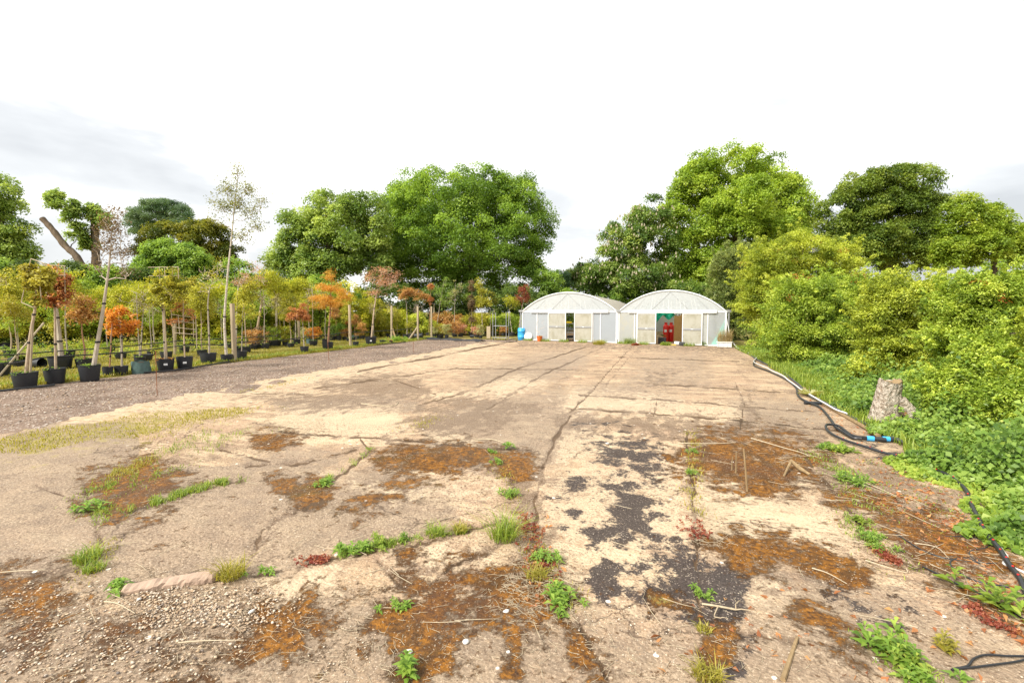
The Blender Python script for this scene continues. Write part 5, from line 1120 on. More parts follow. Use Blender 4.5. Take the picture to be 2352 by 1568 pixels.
potted('small copper beech standing alone by the gravel edge', 699.5, 811, 21, 15, [(698.5,794),(697,770),(695,741),(693,720)], .028, 'trunk_grey', [(690,722,28,22),(675,735,20,14),(705,730,16,20),(692,705,16,12),(668,728,12,14)], 'copper', 74, .17, 14, .12, ratio=.4, twigs=46, twig_mat='trunk_grey')
potted('large bright orange conifer with layered feathery crown', 753, 804, 27, 18, [(753.5,785),(756,750),(759,709),(760,670),(761,632)], .055, 'trunk_red', [(760,640,18,18),(758,665,34,14),(735,662,22,8),(785,672,24,9),(750,690,36,12),(795,685,26,8),(728,690,20,10),(765,702,40,9),(735,707,24,8)], 'amber', 150, .24, 46, .10, ratio=.2, twigs=60, twig_mat='trunk_red', tr_top=.2)
potted('tiny bare stemmed pot beside the tall fence post', 817, 796, 15, 11, [(817,785),(818,775),(817,764)], .01, 'trunk_tan', [(817,768,6,8)], 'rusty', 5, .08, 8, .05, twigs=4, ties=0, cat='plant', name='potted_plant')
potted('spreading bare tree with pinkish bud-leaves in a large sticker pot', 852, 793, 27, 19, [(853.5,775),(856,745),(859,714),(862,692),(866,665)], .055, 'trunk_tan', [(870,650,34,28),(850,640,26,28),(895,645,26,22),(880,625,26,18),(905,635,16,12),(860,675,30,14)], 'pinkish', 90, .26, 11, .085, twigs=170, twig_mat='trunk_tan', tr_top=.45, sticker=True)
potted('pair of empty-looking small pots, left one, by the gravel edge', 877, 789, 11, 8, (), cat='plant', name='potted_plant', weeds=2)
potted('smaller pot touching the right side of the low sprout pot', 884.5, 787.5, 7, 6, (), cat='plant', name='potted_plant')
potted('small pot with rusty sprout at the gravel edge, right of centre', 898, 788.5, 8, 6.5, (), cat='plant', name='potted_plant', weeds=3, wleaf='rusty')
potted('leafy olive shrub in pot behind the leaning fence brace', 944, 780, 15, 13, [(944,768),(944,755)], .015, 'trunk_grey', [(940,750,12,14),(948,742,10,14)], 'olive', 26, .18, 14, .09, twigs=10, ties=0)
# --- taller standards behind, picked out one by one
S2 = 'standard trees behind the front row'
def std(label, u, v, rim, h, *a, **k): return potted(label, u, v, rim, h, *a, group=S2, **k)
std('pinkish twiggy birch just behind the squared post', 545, 812, 26, 16, [(541,800),(543,740),(546,670),(553,640)], .045, 'bark_birch', [(565,640,34,30),(585,615,30,24),(550,650,26,24),(600,640,20,20)], 'pinkish', 70, .22, 8, .06, twigs=150, twig_mat='pale_twig', tr_top=.4)
std('leaning thick-trunked lollipop tree with yellow-green crown', 590, 801, 26, 15, [(588.5,785),(592,750),(600,700),(602,684)], .075, 'trunk_tan', [(600,655,32,26),(620,645,26,26),(585,660,20,18)], 'lolly', 62, .34, 34, .10, twigs=40)
std('yellow-green lollipop tree with straight thin grey trunk', 636, 796, 22, 14, [(636,780),(636,740),(636,690)], .036, 'trunk_grey', [(636,655,28,24),(625,668,22,14),(650,662,18,18)], 'lolly', 56, .34, 34, .10, twigs=36)
std('large round yellow-green lollipop tree with blue tag on trunk', 680, 792, 22, 13, [(679,780),(679,740),(678,688)], .04, 'trunk_grey', [(685,655,36,26),(665,665,26,22),(705,668,22,18)], 'lolly', 80, .36, 34, .10, twigs=40)
mb = MB(); q = W(675, 688, depth(g(680, 792))-.3); mb.box(q, (.05, .01, .28)); tag(mb.build('tree_tag', M['blue_plastic'], None, False, tuple(q)), 'bright blue strip hanging on the yellow-green lollipop tree', 'tag')
std('thick pale tree trunk in the big pot behind the copper trellis tree', 140, 850, 60, 31, [(140.6,820),(136,770),(130,717),(126,680)], .085, 'bark_pale', [(128,650,40,24)], 'olive', 30, .3, 20, .10, twigs=30)
std('dark-mouthed pot with olive tree behind the grey-green bag', 330, 831, 46, 16, [(322,816),(326,760),(330,700)], .03, 'trunk_grey', [(330,690,30,30),(310,720,24,20)], 'lolly', 44, .25, 22, .09, twigs=26)
std('glossy photinia lollipop with bronze tips, left of the braced post', 933, 778, 16, 10, [(935,765),(935,740),(934,705),(932,690)], .03, 'trunk_grey', [(932,675,20,14),(922,680,12,10),(945,672,12,10)], 'rusty', 60, .22, 18, .13, ratio=.4, twigs=40, twig_mat='trunk_grey')
std('glossy photinia lollipop with bronze tips, right of the braced post', 970, 770, 16, 10, [(971,758),(971,730),(969,705)], .03, 'trunk_grey', [(968,680,20,14),(955,676,12,10),(980,684,10,12)], 'rusty', 60, .22, 18, .13, ratio=.4, twigs=40, twig_mat='trunk_grey')
std('slim upright red-leaved sapling behind the rightmost fence post', 984, 772, 12, 8, [(985,762),(987,720),(989,680),(990,655)], .022, 'trunk_red', [(990,658,10,10),(988,690,7,12)], 'copper', 24, .2, 14, .13, twigs=14)
std('multi-stemmed bare sapling with sparse green leaves right of the posts', 1003, 770, 13, 9, [(1003,758),(1006,730),(1012,690),(1020,645)], .035, 'trunk_grey', [(1008,670,14,26),(1024,650,12,30),(1016,690,16,16),(1030,680,12,14)], 'bush', 40, .22, 12, .11, twigs=60, twig_mat='bark_pale', tr_top=.3)
std('bare sapling with a few lime leaves and upright shoots mid nursery', 1044, 772, 14, 9, [(1044,760),(1044,730),(1045,690),(1046,655)], .03, 'trunk_grey', [(1046,670,16,26),(1058,660,10,20),(1036,685,10,16)], 'paleleaf', 22, .22, 10, .10, twigs=56, twig_mat='bark_pale', tr_top=.3)
std('brown dead columnar hornbeam with withered leaves', 1083, 772, 16, 10, [(1083,760),(1083,720),(1084,670),(1085,640)], .03, 'bark_light', [(1083,660,7,26),(1084,700,9,26),(1083,735,8,20)], 'dead', 60, .24, 24, .12, twigs=40)
std('golden-green layered sapling right of the dead hornbeam', 1108, 772, 16, 10, [(1108,760),(1107,720),(1106,680),(1104,650)], .03, 'trunk_grey', [(1100,655,14,14),(1110,672,20,10),(1106,690,24,10),(1122,700,18,8),(1104,705,16,8)], 'olive', 74, .26, 18, .14, twigs=40)
std('dark olive maple sapling standing right of the golden-green one', 1128, 771, 14, 9, [(1127,760),(1126,720),(1125,690)], .028, 'trunk_grey', [(1128,680,14,14),(1120,698,18,10),(1134,695,12,12)], 'yew', 46, .26, 18, .13, twigs=26)
std('purple-red tree with pale crossing stems left of the greenhouse', 1195, 771, 14, 9, [(1192,760),(1194,735),(1198,710),(1204,685)], .04, 'bark_pale', [(1202,668,14,16),(1192,688,14,14),(1210,685,10,14)], 'red', 50, .3, 18, .13, twigs=40, twig_mat='bark_pale')
std('pale multi-stem shrub with green crown beside the greenhouse corner', 1176, 772, 14, 9, [(1176,760),(1172,735),(1170,710)], .028, 'bark_pale', [(1172,692,18,14),(1182,700,14,12)], 'lolly', 40, .3, 20, .10, twigs=26, twig_mat='bark_pale')
# --- rows of saplings behind: prototypes, then copies with every part
def dup(root, loc, rz, sc, label, group):
    r = root.copy(); COL.objects.link(r); r.location = loc; r.rotation_euler = (0, 0, rz); r.scale = (sc, sc, sc); r['label'] = label; r['group'] = group
    for ch in list(root.children):
        c = ch.copy(); COL.objects.link(c); c.parent = r
        for gc in ch.children: d = gc.copy(); COL.objects.link(d); d.parent = c
    return r
def proto(kind, leaf, H, lob, ncl, cr, per, L, bark, twigs, tm='twig', ratio=.5):
    r = thing('potted_sapling', kind, 'tree', (0, 0, 0), 'x'); c = np.zeros(3); add_pot(r, c, .24, .32, .8, False, 4)
    lob = [(np.array([x, y, z]), np.array([a, a, b])) for x, y, z, a, b in lob]; top = max(q[0][2] for q in lob)
    S = smoothline([np.array([0, 0, .26]), np.array([.03, .02, H*.5]), np.array([-.02, 0, H]), np.array([0, 0, top])], 4); rs = np.linspace(.032, .012, len(S)); mb = MB(); mb.tube(S, rs, 7); mb.build('trunk', M[bark], r, True)
    C = clump_centres(lob, max(ncl, twigs), .4, .5, .3)
    if ncl: V, Fc, var = clump_leaves(C[:ncl], cr*1.15, int(per*2.0), L*.85, ratio, .5, .9, .6); fast('crown', V, Fc, LEAF[leaf], r, var)
    tw = MB(); k0 = int(len(S)*.5); grow([(S[i], rs[i]) for i in range(k0, len(S))], list(C[:twigs]), .02, .006, 4, .25, tw); tw.build('branches', M[tm], r, True)
    return r
PR = [('yellow-green lollipop sapling', proto('a', 'lolly', 2.2, [(0,0,2.9,.8,.65),(.4,.2,3.1,.5,.5),(-.4,0,2.7,.5,.45)], 60, .28, 30, .09, 'trunk_grey', 36)),
      ('olive-gold bushy sapling', proto('b', 'olive', 1.6, [(0,0,2.5,.75,.75),(.2,.3,3.1,.45,.5),(-.3,-.2,1.9,.5,.4)], 64, .26, 26, .10, 'trunk_tan', 36)),
      ('bare twiggy sapling', proto('c', 'dead', 1.9, [(0,0,2.8,.8,.8),(.3,.1,3.3,.45,.5)], 24, .2, 8, .06, 'trunk_grey', 120, 'pale_twig')),
      ('gold-leaved sapling', proto('d', 'gold', 1.8, [(0,0,2.5,.7,.6),(.2,-.2,2.9,.5,.4)], 50, .24, 20, .10, 'trunk_tan', 32)),
      ('green leafy sapling', proto('e', 'hedge2', 1.7, [(0,0,2.4,.7,.7),(.1,.2,2.9,.5,.4),(0,-.2,1.8,.5,.3)], 60, .26, 26, .10, 'trunk_grey', 30)),
      ('rust-orange sapling', proto('f', 'rusty', 1.2, [(0,0,1.7,.55,.5),(.1,0,2.1,.35,.3)], 44, .2, 20, .09, 'trunk_red', 28))]
spots = []
r9 = np.random.default_rng(21)
marks = [(8.4, 'the yellow trellis tree'), (9.3, 'the copper trellis tree'), (10.2, 'the leaning pale tree'), (11.6, 'the small orange tree'), (13.2, 'the wide trellis tree'), (15.2, 'the birch'), (17.5, 'the squared post'), (20.2, 'the copper beech'), (22, 'the orange conifer'), (25.4, 'the pinkish bare tree'), (28.5, 'the braced post'), (33, 'the rightmost post'), (38, 'the dead hornbeam'), (44, 'the purple-red tree')]
used = {}
kinds_row = [[1,2,2,1,0,2,5,2], [0,1,3,2,0,2,4,0], [0,4,1,0,3,0,2,4], [4,0,1,0,4,3,0,1]]
first = {}
cnt = 0
ordn = ['first', 'second', 'third', 'fourth']
plan = []
for row, x0 in enumerate((-20.6, -22.8, -25.2, -28.0)):
    Y = 7.5+row*1.3
    while Y < 42:
        x = x0+r9.normal()*.35; y = Y+r9.normal()*.3; k = kinds_row[row][int(r9.integers(8))]
        if y > 27 and row < 2: k = int(r9.choice([5, 5, 1, 2, 4]))
        plan.append((row, x, y, k, r9.uniform(.78, 1.12) if y < 30 else r9.uniform(.6, .85))); Y += r9.uniform(1.5, 2.3)+.12*row
for row, x, y, k, sc in plan:
    # the front-row tree that stands before it as seen from the yard
    az = math.atan2(x, y); mk = min(marks, key=lambda q: abs(math.atan2(-17.4, q[0])-az))[1]
    key = (k, row, mk); used.setdefault(key, []).append((x, y, sc))
for (k, row, mk), lst in used.items():
    nm, pr = PR[k]; lst.sort(key=lambda q: -q[1])
    for i, (x, y, sc) in enumerate(lst):
        lab = f'{nm} in the {ordn[row]} row behind {mk}' + ('' if len(lst) == 1 else (', the farther one' if i == 0 else ', the nearer one') if len(lst) == 2 else [', the farthest', ', the middle one', ', the nearest', ', the very nearest'][min(i, 3)])
        if k not in first:
            first[k] = 1; pr.location = (x, y, 0); pr.scale = (sc, sc, sc); pr['label'] = lab; pr['group'] = 'saplings in rows behind'
        else: dup(pr, (x, y, 0), r9.uniform(0, 6.28), sc, lab, 'saplings in rows behind')
for i, (nm, pr) in enumerate(PR):
    if i not in first:
        for ch in list(pr.children):
            for gc in list(ch.children): bpy.data.objects.remove(gc)
            bpy.data.objects.remove(ch)
        bpy.data.objects.remove(pr)
# --- low potted shrubs and pots on the grass between the rows
SH = 'low potted shrubs between the rows'
low = [(584,803,24,11,'rusty','rusty low shrub in pot left of the feathery green ones'), (600,800,22,12,'dead','bare low pot between rusty and green shrubs'), (628,797,30,13,'hedge2','feathery lime shrub in a wide pot'), (656,796,16,11,'olive','olive shrub right of the feathery lime one'),
  (764,783,14,10,'darkbush','black pot with dark green shrub left of the tall black pot'), (779,783,13,13,'bush','tall black pot with fresh green shrub'), (793,782.5,15,9,'rusty','wide pot with rust-red shrub left of the tall post'), (832,780,11,9,'rusty','pot of orange shrub right of the grey-green bag by the post'),
  (700,786,15,9,'paleleaf','pale flowering shrub behind the copper beech'), (720,790,18,11,'orange','flame orange shrub behind the copper beech'), (806,778,20,10,'bush','bright green bushy clump behind the tall post'), (870,772,18,9,'gold','golden spurge behind the pinkish bare tree'), (888,774,14,8,'olive','tipped black pot with olive shrub right of the pinkish bare tree'),
  (915,772,18,8,'lolly','yellow-green grassy shrub left of the braced post'), (968,768,16,8,'darkbush','dark evergreen bush right of the braced post'), (998,776,9,8,'paleleaf','cream-leaved shrub in stickered pot by the rightmost post'), (1011,776,18,7,'olive','wide pot row of cream and olive shrubs, first'), (1026,777,10,8,'paleleaf','cream-leaved shrub in the middle of the pot row'),
  (1045,774,11,7,'rusty','rusty shrub in the pot row before the bare lime sapling'), (1058,773,13,7,'pinkish','pinkish shrub in the pot row left of the hornbeam'), (1096,775,14,6,'pinkish','pinkish low shrub behind the tipped black pot'), (1104,777,9,7,'paleleaf','little cream shrub right of the tipped pot'),
  (1050,762,26,10,'rusty','broad rusty-brown shrub behind the pot row'), (1070,760,22,10,'gold','golden shrub behind the pot row left of hornbeam'), (1020,762,22,10,'hedge2','lime shrub behind the pot row at left'), (1110,764,20,9,'gold','golden shrub behind the short timber post'), (1142,764,16,8,'red','crimson shrub seen through the empty trolley'),
  (1156,771,9,6,'rusty','rusty potted plant right of the empty trolley'), (1168,769,12,6,'bush','green perennials left of the blue barrel'), (1181,769,14,8,'hedge2','tall lime perennials behind the blue barrel'), (1160,758,20,9,'orange','orange shrub behind the trolley at right'), (1185,757,18,9,'pinkish','pinkish shrub behind the blue barrel'),
  (940,762,14,8,'copper','copper column shrub behind the braced post'), (1005,757,20,8,'lolly','yellow-green shrub behind the rightmost fence post'), (840,766,18,7,'lolly','yellow-green shrub behind the pinkish bare tree'), (780,768,20,7,'hedge2','lime shrub behind the orange conifer')]
for u, v, rim, h, leaf, lab in low:
    c, rad, ph = pot_at(u, v, rim, h); d = depth(c); m = d/F; r = thing('potted_shrub', lab, 'shrub', tuple(c), SH); add_pot(r, c, rad, ph)
    H = r9.uniform(.45, .9); n = int(46+rad*90); C = c+np.array([0, 0, ph])+np.stack([rng.normal(size=n)*rad*1.0, rng.normal(size=n)*rad*1.0, rng.uniform(0, 1, n)**.8*H], 1)
    V, Fc, var = clump_leaves(C, .14, 16, .085, .45, .5, 1, .6); fast('foliage', V, Fc, LEAF[leaf], r, var)
    mb = MB(); 
    grow([(c+np.array([0, 0, ph*.9]), .02), (c+np.array([0, 0, ph+.2]), .015)], list(C[::4]), .018, .005, 4, .2, mb); mb.build('stems', M['twig'], r)
def bagpot(u, v, w, h, label, seed):
    p, rad, ph = pot_at(u, v, w, h, .9); r = thing('planting_bag', label, 'bag', tuple(p)); r2 = np.random.default_rng(seed); n, m = 26, 8; V = []; Fq = []
    for j in range(m+1):
        t = j/m
        for k in range(n): a = 2*PI*k/n; rr = rad*(1.02-.12*t)*(1+.07*math.sin(5*a+t*4+seed)+.04*math.sin(11*a-t*7)); V.append((p[0]+rr*math.cos(a), p[1]+rr*math.sin(a), ph*t*(1+.06*math.sin(3*a))))
    for j in range(m):
        for k in range(n): Fq.append((j*n+k, j*n+(k+1) % n, (j+1)*n+(k+1) % n, (j+1)*n+k))
    fast('bag', V, Fq, M['grey_green_bag'], r, smooth=True); mb = MB(); mb.lathe([(rad*.86, ph*.9), (0, ph*.95)], n, p); mb.build('soil', M['soil'], r)
bagpot(324, 858, 44, 27, 'crumpled grey-green planting bag between orange tree and wide trellis tree', 2); bagpot(817, 780, 18, 10, 'grey-green planting bag behind the tall fence post', 5); bagpot(712, 791, 17, 12, 'pale grey-green planting bag behind the copper beech', 9)
# tipped-over empty pots
for u, v, s, rz, lab in ((1084, 776, .3, .4, 'black pot lying on its side at the end of the pot row'), (887, 766, .34, 2.2, 'tipped black pot lying right of the pinkish bare tree'), (86, 845, .42, .2, 'fallen black pot behind the yellow trellis tree'), (38, 840, .45, .1, 'fallen grey-black pot beside the leftmost pot')):
    p = g(u, v); mb = MB(); ax = np.array([math.cos(rz), math.sin(rz), 0]); c = p+np.array([0, 0, s*.42])
    P = [c-ax*s*.5, c+ax*s*.1, c+ax*s*.48, c+ax*s*.5, c+ax*s*.47, c-ax*s*.4]; mb.tube(P[:4], [s*.34, s*.40, s*.43, s*.45], 18, False); mb.tube([c-ax*s*.501, c-ax*s*.5], [s*.33, s*.34], 18); mb.tube([c+ax*s*.5, c-ax*s*.45], [s*.42, s*.32], 18, False)
    tag(mb.build('empty_pot', M['black_plastic'], None, True, tuple(p)), lab, 'pot', 'fallen empty pots')
# --- fence posts, brace, irrigation line, rods
def post(u0, v0, u1, v1, w, label, sq=False, mat='timber', h=None):
    p = g(u0, v0); d = depth(p); t = W(u1, v1, d); w = w*d/F*cosu(u0); mb = MB()
    if sq: mb.bar(p-np.array([0, 0, .05]), t, w*.85, w*.85, (0, 1, 0))
    else: mb.tube([p-np.array([0, 0, .05]), p*.5+t*.5, t-np.array([0, 0, .015]), t], [w*.5, w*.49, w*.48, w*.42], 12)
    return tag(mb.build('fence_post', M[mat], None, not sq, tuple(p)), label, 'post', 'timber posts along the nursery')
post(539, 829, 533, 697, 9.5, 'thick squared timber post beside the birch pot', True); post(805, 797, 802.5, 700, 6.2, 'round timber post right of the orange conifer'); post(899.5, 782, 899.4, 702, 4.8, 'round timber post left of the braced one')
post(960, 781, 959.4, 703, 4.8, 'round timber post with a slanting brace'); post(991, 777, 991, 703.7, 4.2, 'rightmost tall round timber post, before the saplings'); post(688, 791, 686, 735, 6, 'shorter timber post behind the copper beech'); post(402, 815, 402, 735, 7.5, 'round greenish post behind the ladder trellis')
post(1040, 765, 1040, 706, 3, 'slim post behind the bare lime sapling'); post(1061, 762, 1060, 699, 2.6, 'slim dark post left of the hornbeam', mat='timber_dark'); post(1136, 766, 1135.6, 709, 3, 'slim post behind the empty trolley'); post(997, 766, 997, 697, 2.6, 'slim post just behind the rightmost tall post')
p, q = g(939, 780.5), g(960, 781); t = q+np.array([0, 0, .95]); mb = MB(); mb.tube([p, p*.5+t*.5, t-unit(t-p)*.02], .075, 10); tag(mb.build('brace', M['timber'], None, True, tuple(p)), 'slanting timber brace leaning on the fence post', 'brace', 'slanting timbers')
p = g(910, 781); q = g(899.5, 780); t = q+np.array([0, .15, .8]); tag(MB().tube([p, t], .06, 8).build('brace', M['timber_dark'], None, True, tuple(p)), 'darker short brace behind the post left of the braced one', 'brace', 'slanting timbers')
p = g(0, 868); p2 = W(101, 741, depth(p)+1.0); tag(MB().tube([p-unit(p2-p)*.3+np.array([0, 0, .1]), p2], .03, 8).build('pole', M['bamboo'], None, True, tuple(p)), 'long pole leaning across the left border to the yellow trellis tree', 'pole')
def hang(name, pts, dz, rad, mat, label, cat):
    S = smoothline([W(u, v, d) for u, v, d in pts], 6); tag(MB().tube(S, rad, 6).build(name, M[mat], None, True, tuple(S[0])), label, cat)
dd = lambda u: depth(g(u, np.interp(u, [0, 60, 127, 207, 380, 535, 700, 803, 852, 961], [900, 887, 878, 871, 850, 828, 808, 797, 791, 780])))
hang('irrigation_hose', [(u, v, dd(u)+.1) for u, v in ((-60,838),(0,835),(24,834.6),(70,827),(99,821),(180,816),(257,811),(344,803),(405,795),(465,791),(516,792),(546,787),(596,783),(647,781),(691,775),(751,769.5),(801,762.7),(837,763),(871,760),(905,758),(961,753))], 0, .022, 'black_hose', 'black irrigation hose strung along the front row of potted trees', 'hose')
hang('irrigation_hose', [(u, v, dd(u)+2.4) for u, v in ((-60,818),(0,816),(72,811.5),(123,807),(257,798),(360,788),(440,781),(560,776),(640,770))], 0, .022, 'black_hose', 'second black irrigation hose strung behind the front row', 'hose')
cable('edging_pipe', [(-60,907),(0,900),(60,894),(125,886)], .03, M['black_hose'], 'black edging pipe at the far left foot of the pots', 'pipe', .03)
cable('edging_pipe', [(330,858),(344,856.6),(400,852),(497,837),(568,826),(636,816),(691,810.5),(714,806),(751,804.6),(790,800),(820,796),(871,791.5),(931,787)], .028, M['black_hose'], 'black edging pipe along the gravel track under the front row', 'pipe', .03)
for u0, v0, u1, v1, lab in ((361, 906, 357, 806, 'rusty rod standing in the gravel before the wide trellis tree'), (756, 833, 752.6, 784, 'rusty rod standing in the gravel before the orange conifer'), (950, 809, 949, 783, 'rusty rod standing in the gravel before the braced post')):
    p = g(u0, v0); d = depth(p); tag(MB().tube([p-np.array([0, 0, .03]), W(u1, v1, d)], .009, 6).build('rod', M['rust'], None, True, tuple(p)), lab, 'rod', 'rusty rods in the gravel')
a, b = g(1196, 778.5), g(1166, 781); tag(MB().tube([a+np.array([-.3, 0, .05]), b+np.array([0, .1, .05])], .045, 8).build('timber_rail', M['bamboo'], None, True, tuple(b)), 'pale pole lying on the grass between trolley and barrel', 'pole')
# grass of the nursery verge
def nv(n):
    Y = 6+30*rng.random(n)**1.2; X = -17.0-rng.random(n)**1.6*7-.25*np.maximum(0, (Y-28)/6); return np.stack([X, Y, np.zeros(n)], 1)
verge_grass('verge_grass', 'short yellow-green grass around the pots of the nursery', 34000, nv, .11, .022, 'grass_dry')
verge_grass('verge_grass', 'fresh green grass tufts at the foot of the front pots', 6000, lambda n: (lambda Y: np.stack([-17.05-rng.random(n)*.9, Y, np.zeros(n)], 1))(6+28*rng.random(n)), .16, .018, 'grass')
def gf(n):
    s = rng.random(n); b = np.floor(rng.random(n)*9)/9; P = np.array([FP(GL*((bb*.9+.05)+.045*(q-.5)) , 0, rng.uniform(.12, .7)) for bb, q in zip(b, s)]); return P
verge_grass('greenhouse_grass', 'wispy grass along the foot of both greenhouse fronts', 2600, gf, .20, .010, 'grass')

# yellow-green thicket bushes closing the rows at the back of the nursery
for i, (u, vt, d, leaf, lab) in enumerate((( -10,640,27,'olive','olive-gold bush in the back thicket, cut by the left border'),(60,655,27.5,'lolly','yellow-green bush in the back thicket behind the yellow trellis tree'),(150,640,28,'olive','olive-gold bush in the back thicket behind the thick pale trunk'),(205,655,28.5,'hedge2','lime bush in the back thicket behind the leaning pale tree'),(290,650,29,'lolly','yellow-green bush in the back thicket behind the small orange tree'),(345,660,29.5,'olive','olive-gold bush in the back thicket behind the wide trellis tree'),(440,650,31,'gold','golden bush in the back thicket behind the handled pot'),(500,665,31,'lolly','yellow-green bush in the back thicket left of the birch stem'),
   (575,660,33,'hedge2','lime bush in the back thicket right of the squared post'),(660,665,34.5,'lolly','yellow-green bush in the back thicket left of the blue tag'),(735,660,36,'hedge2','lime bush in the back thicket behind the orange conifer'),(805,650,37,'lolly','tall yellow-green bush right of the orange conifer top'),(850,690,39,'olive','olive bush in the back thicket behind the pinkish bare tree'),(905,715,41,'lolly','yellow-green bush low behind the photinia lollipops'),(960,722,42,'hedge','lime-gold bush low behind the braced post'),(1030,725,43,'rusty','rusty bush low behind the bare lime sapling'),(1100,725,43,'olive','olive bush low behind the dead hornbeam'),(1160,728,43,'hedge2','lime bush low behind the empty trolley'))):
    tree('thicket_bush', lab, 'bush', d, u, [(u, vt+28, 42, 30), (u+22, vt+62, 36, 34), (u-24, vt+66, 36, 32), (u, 752, 44, 26)], leaf, 44, .55, 110, .15, .07, limbs=14, group='bushes of the back thicket', inner=.3)

# undergrowth among the pots: nobody could count it
for leaf, n, lab in (('bush', 170, 'green weeds and ferns growing among the rows of pots'), ('olive', 200, 'yellowing weeds growing among the rows of pots'), ('hedge2', 120, 'lime green perennials growing among the rows of pots')):
    Y = 8+34*rng.random(n)**1.1; X = -22.3-rng.random(n)*10; H = rng.uniform(.15, .6, n); C = np.stack([X, Y, H*.6], 1); C = np.concatenate([C, C+rng.normal(size=C.shape)*.25*np.array([1, 1, .6])]); C[:, 2] = np.maximum(C[:, 2], .08)
    V, Fc, var = clump_leaves(C, .26, 26, .085, .45, .6, .9, .6); tag(fast('nursery_undergrowth', V, Fc, LEAF[leaf], var=var), lab, 'undergrowth', None, 'stuff')
# ---------------------------------------------------------------- weeds in the joints, gravel, litter
def rosette(u, v, label, kind='leafy', s=1.0, leaf='weed', h=.12, group='weeds in the concrete joints', name='weed', cat='weed'):
    p = g(u, v); r2 = rng; s *= .72 if v > 900 else 1; h *= .78
    if kind == 'grass': 
        n = int(170*s); a = r2.uniform(0, 6.28, n); rr = .09*s*np.sqrt(r2.random(n)); P = p+np.stack([rr*np.cos(a), rr*np.sin(a), np.zeros(n)], 1); V, Fc, var = blades(P, h*s, .007, 1.25)
    else:
        V = []; Fc = []; var = []; k = 0
        nst = {'leafy': 7, 'rosette': 1, 'tall': 2, 'shrubby': 12}[kind]
        for q in range(nst):
            o = p+np.array([r2.normal()*.07*s, r2.normal()*.07*s, 0])*(0 if kind == 'rosette' else 1); H = h*s*r2.uniform(.6, 1.2); nl = {'leafy': 11, 'rosette': 16, 'tall': 26, 'shrubby': 12}[kind]
            for i in range(nl):
                t = (i+.5)/nl; a = i*2.4+r2.normal()*.3; L = (.085 if kind != 'rosette' else .17)*s*(1.15-t*.6)*r2.uniform(.7, 1.2); z = H*t if kind != 'rosette' else .02+.05*t
                d = np.array([math.cos(a), math.sin(a), .25+.5*t]); d /= np.linalg.norm(d); e = np.array([-math.sin(a), math.cos(a), 0])*L*(.20 if kind != 'rosette' else .17); b = o+np.array([0, 0, z]); m = b+d*L*.5+np.array([0, 0, .012]); tp = b+d*L-np.array([0, 0, .22*L])
                V += [b, m+e, tp, m-e]; Fc.append((k, k+1, k+2, k+3)); k += 4; var.append(np.clip(.5+r2.normal()*.22, 0, 1))
    o = fast(name, V, Fc, LEAF[leaf], var=var, origin=tuple(p)); return tag(o, label, cat, group)
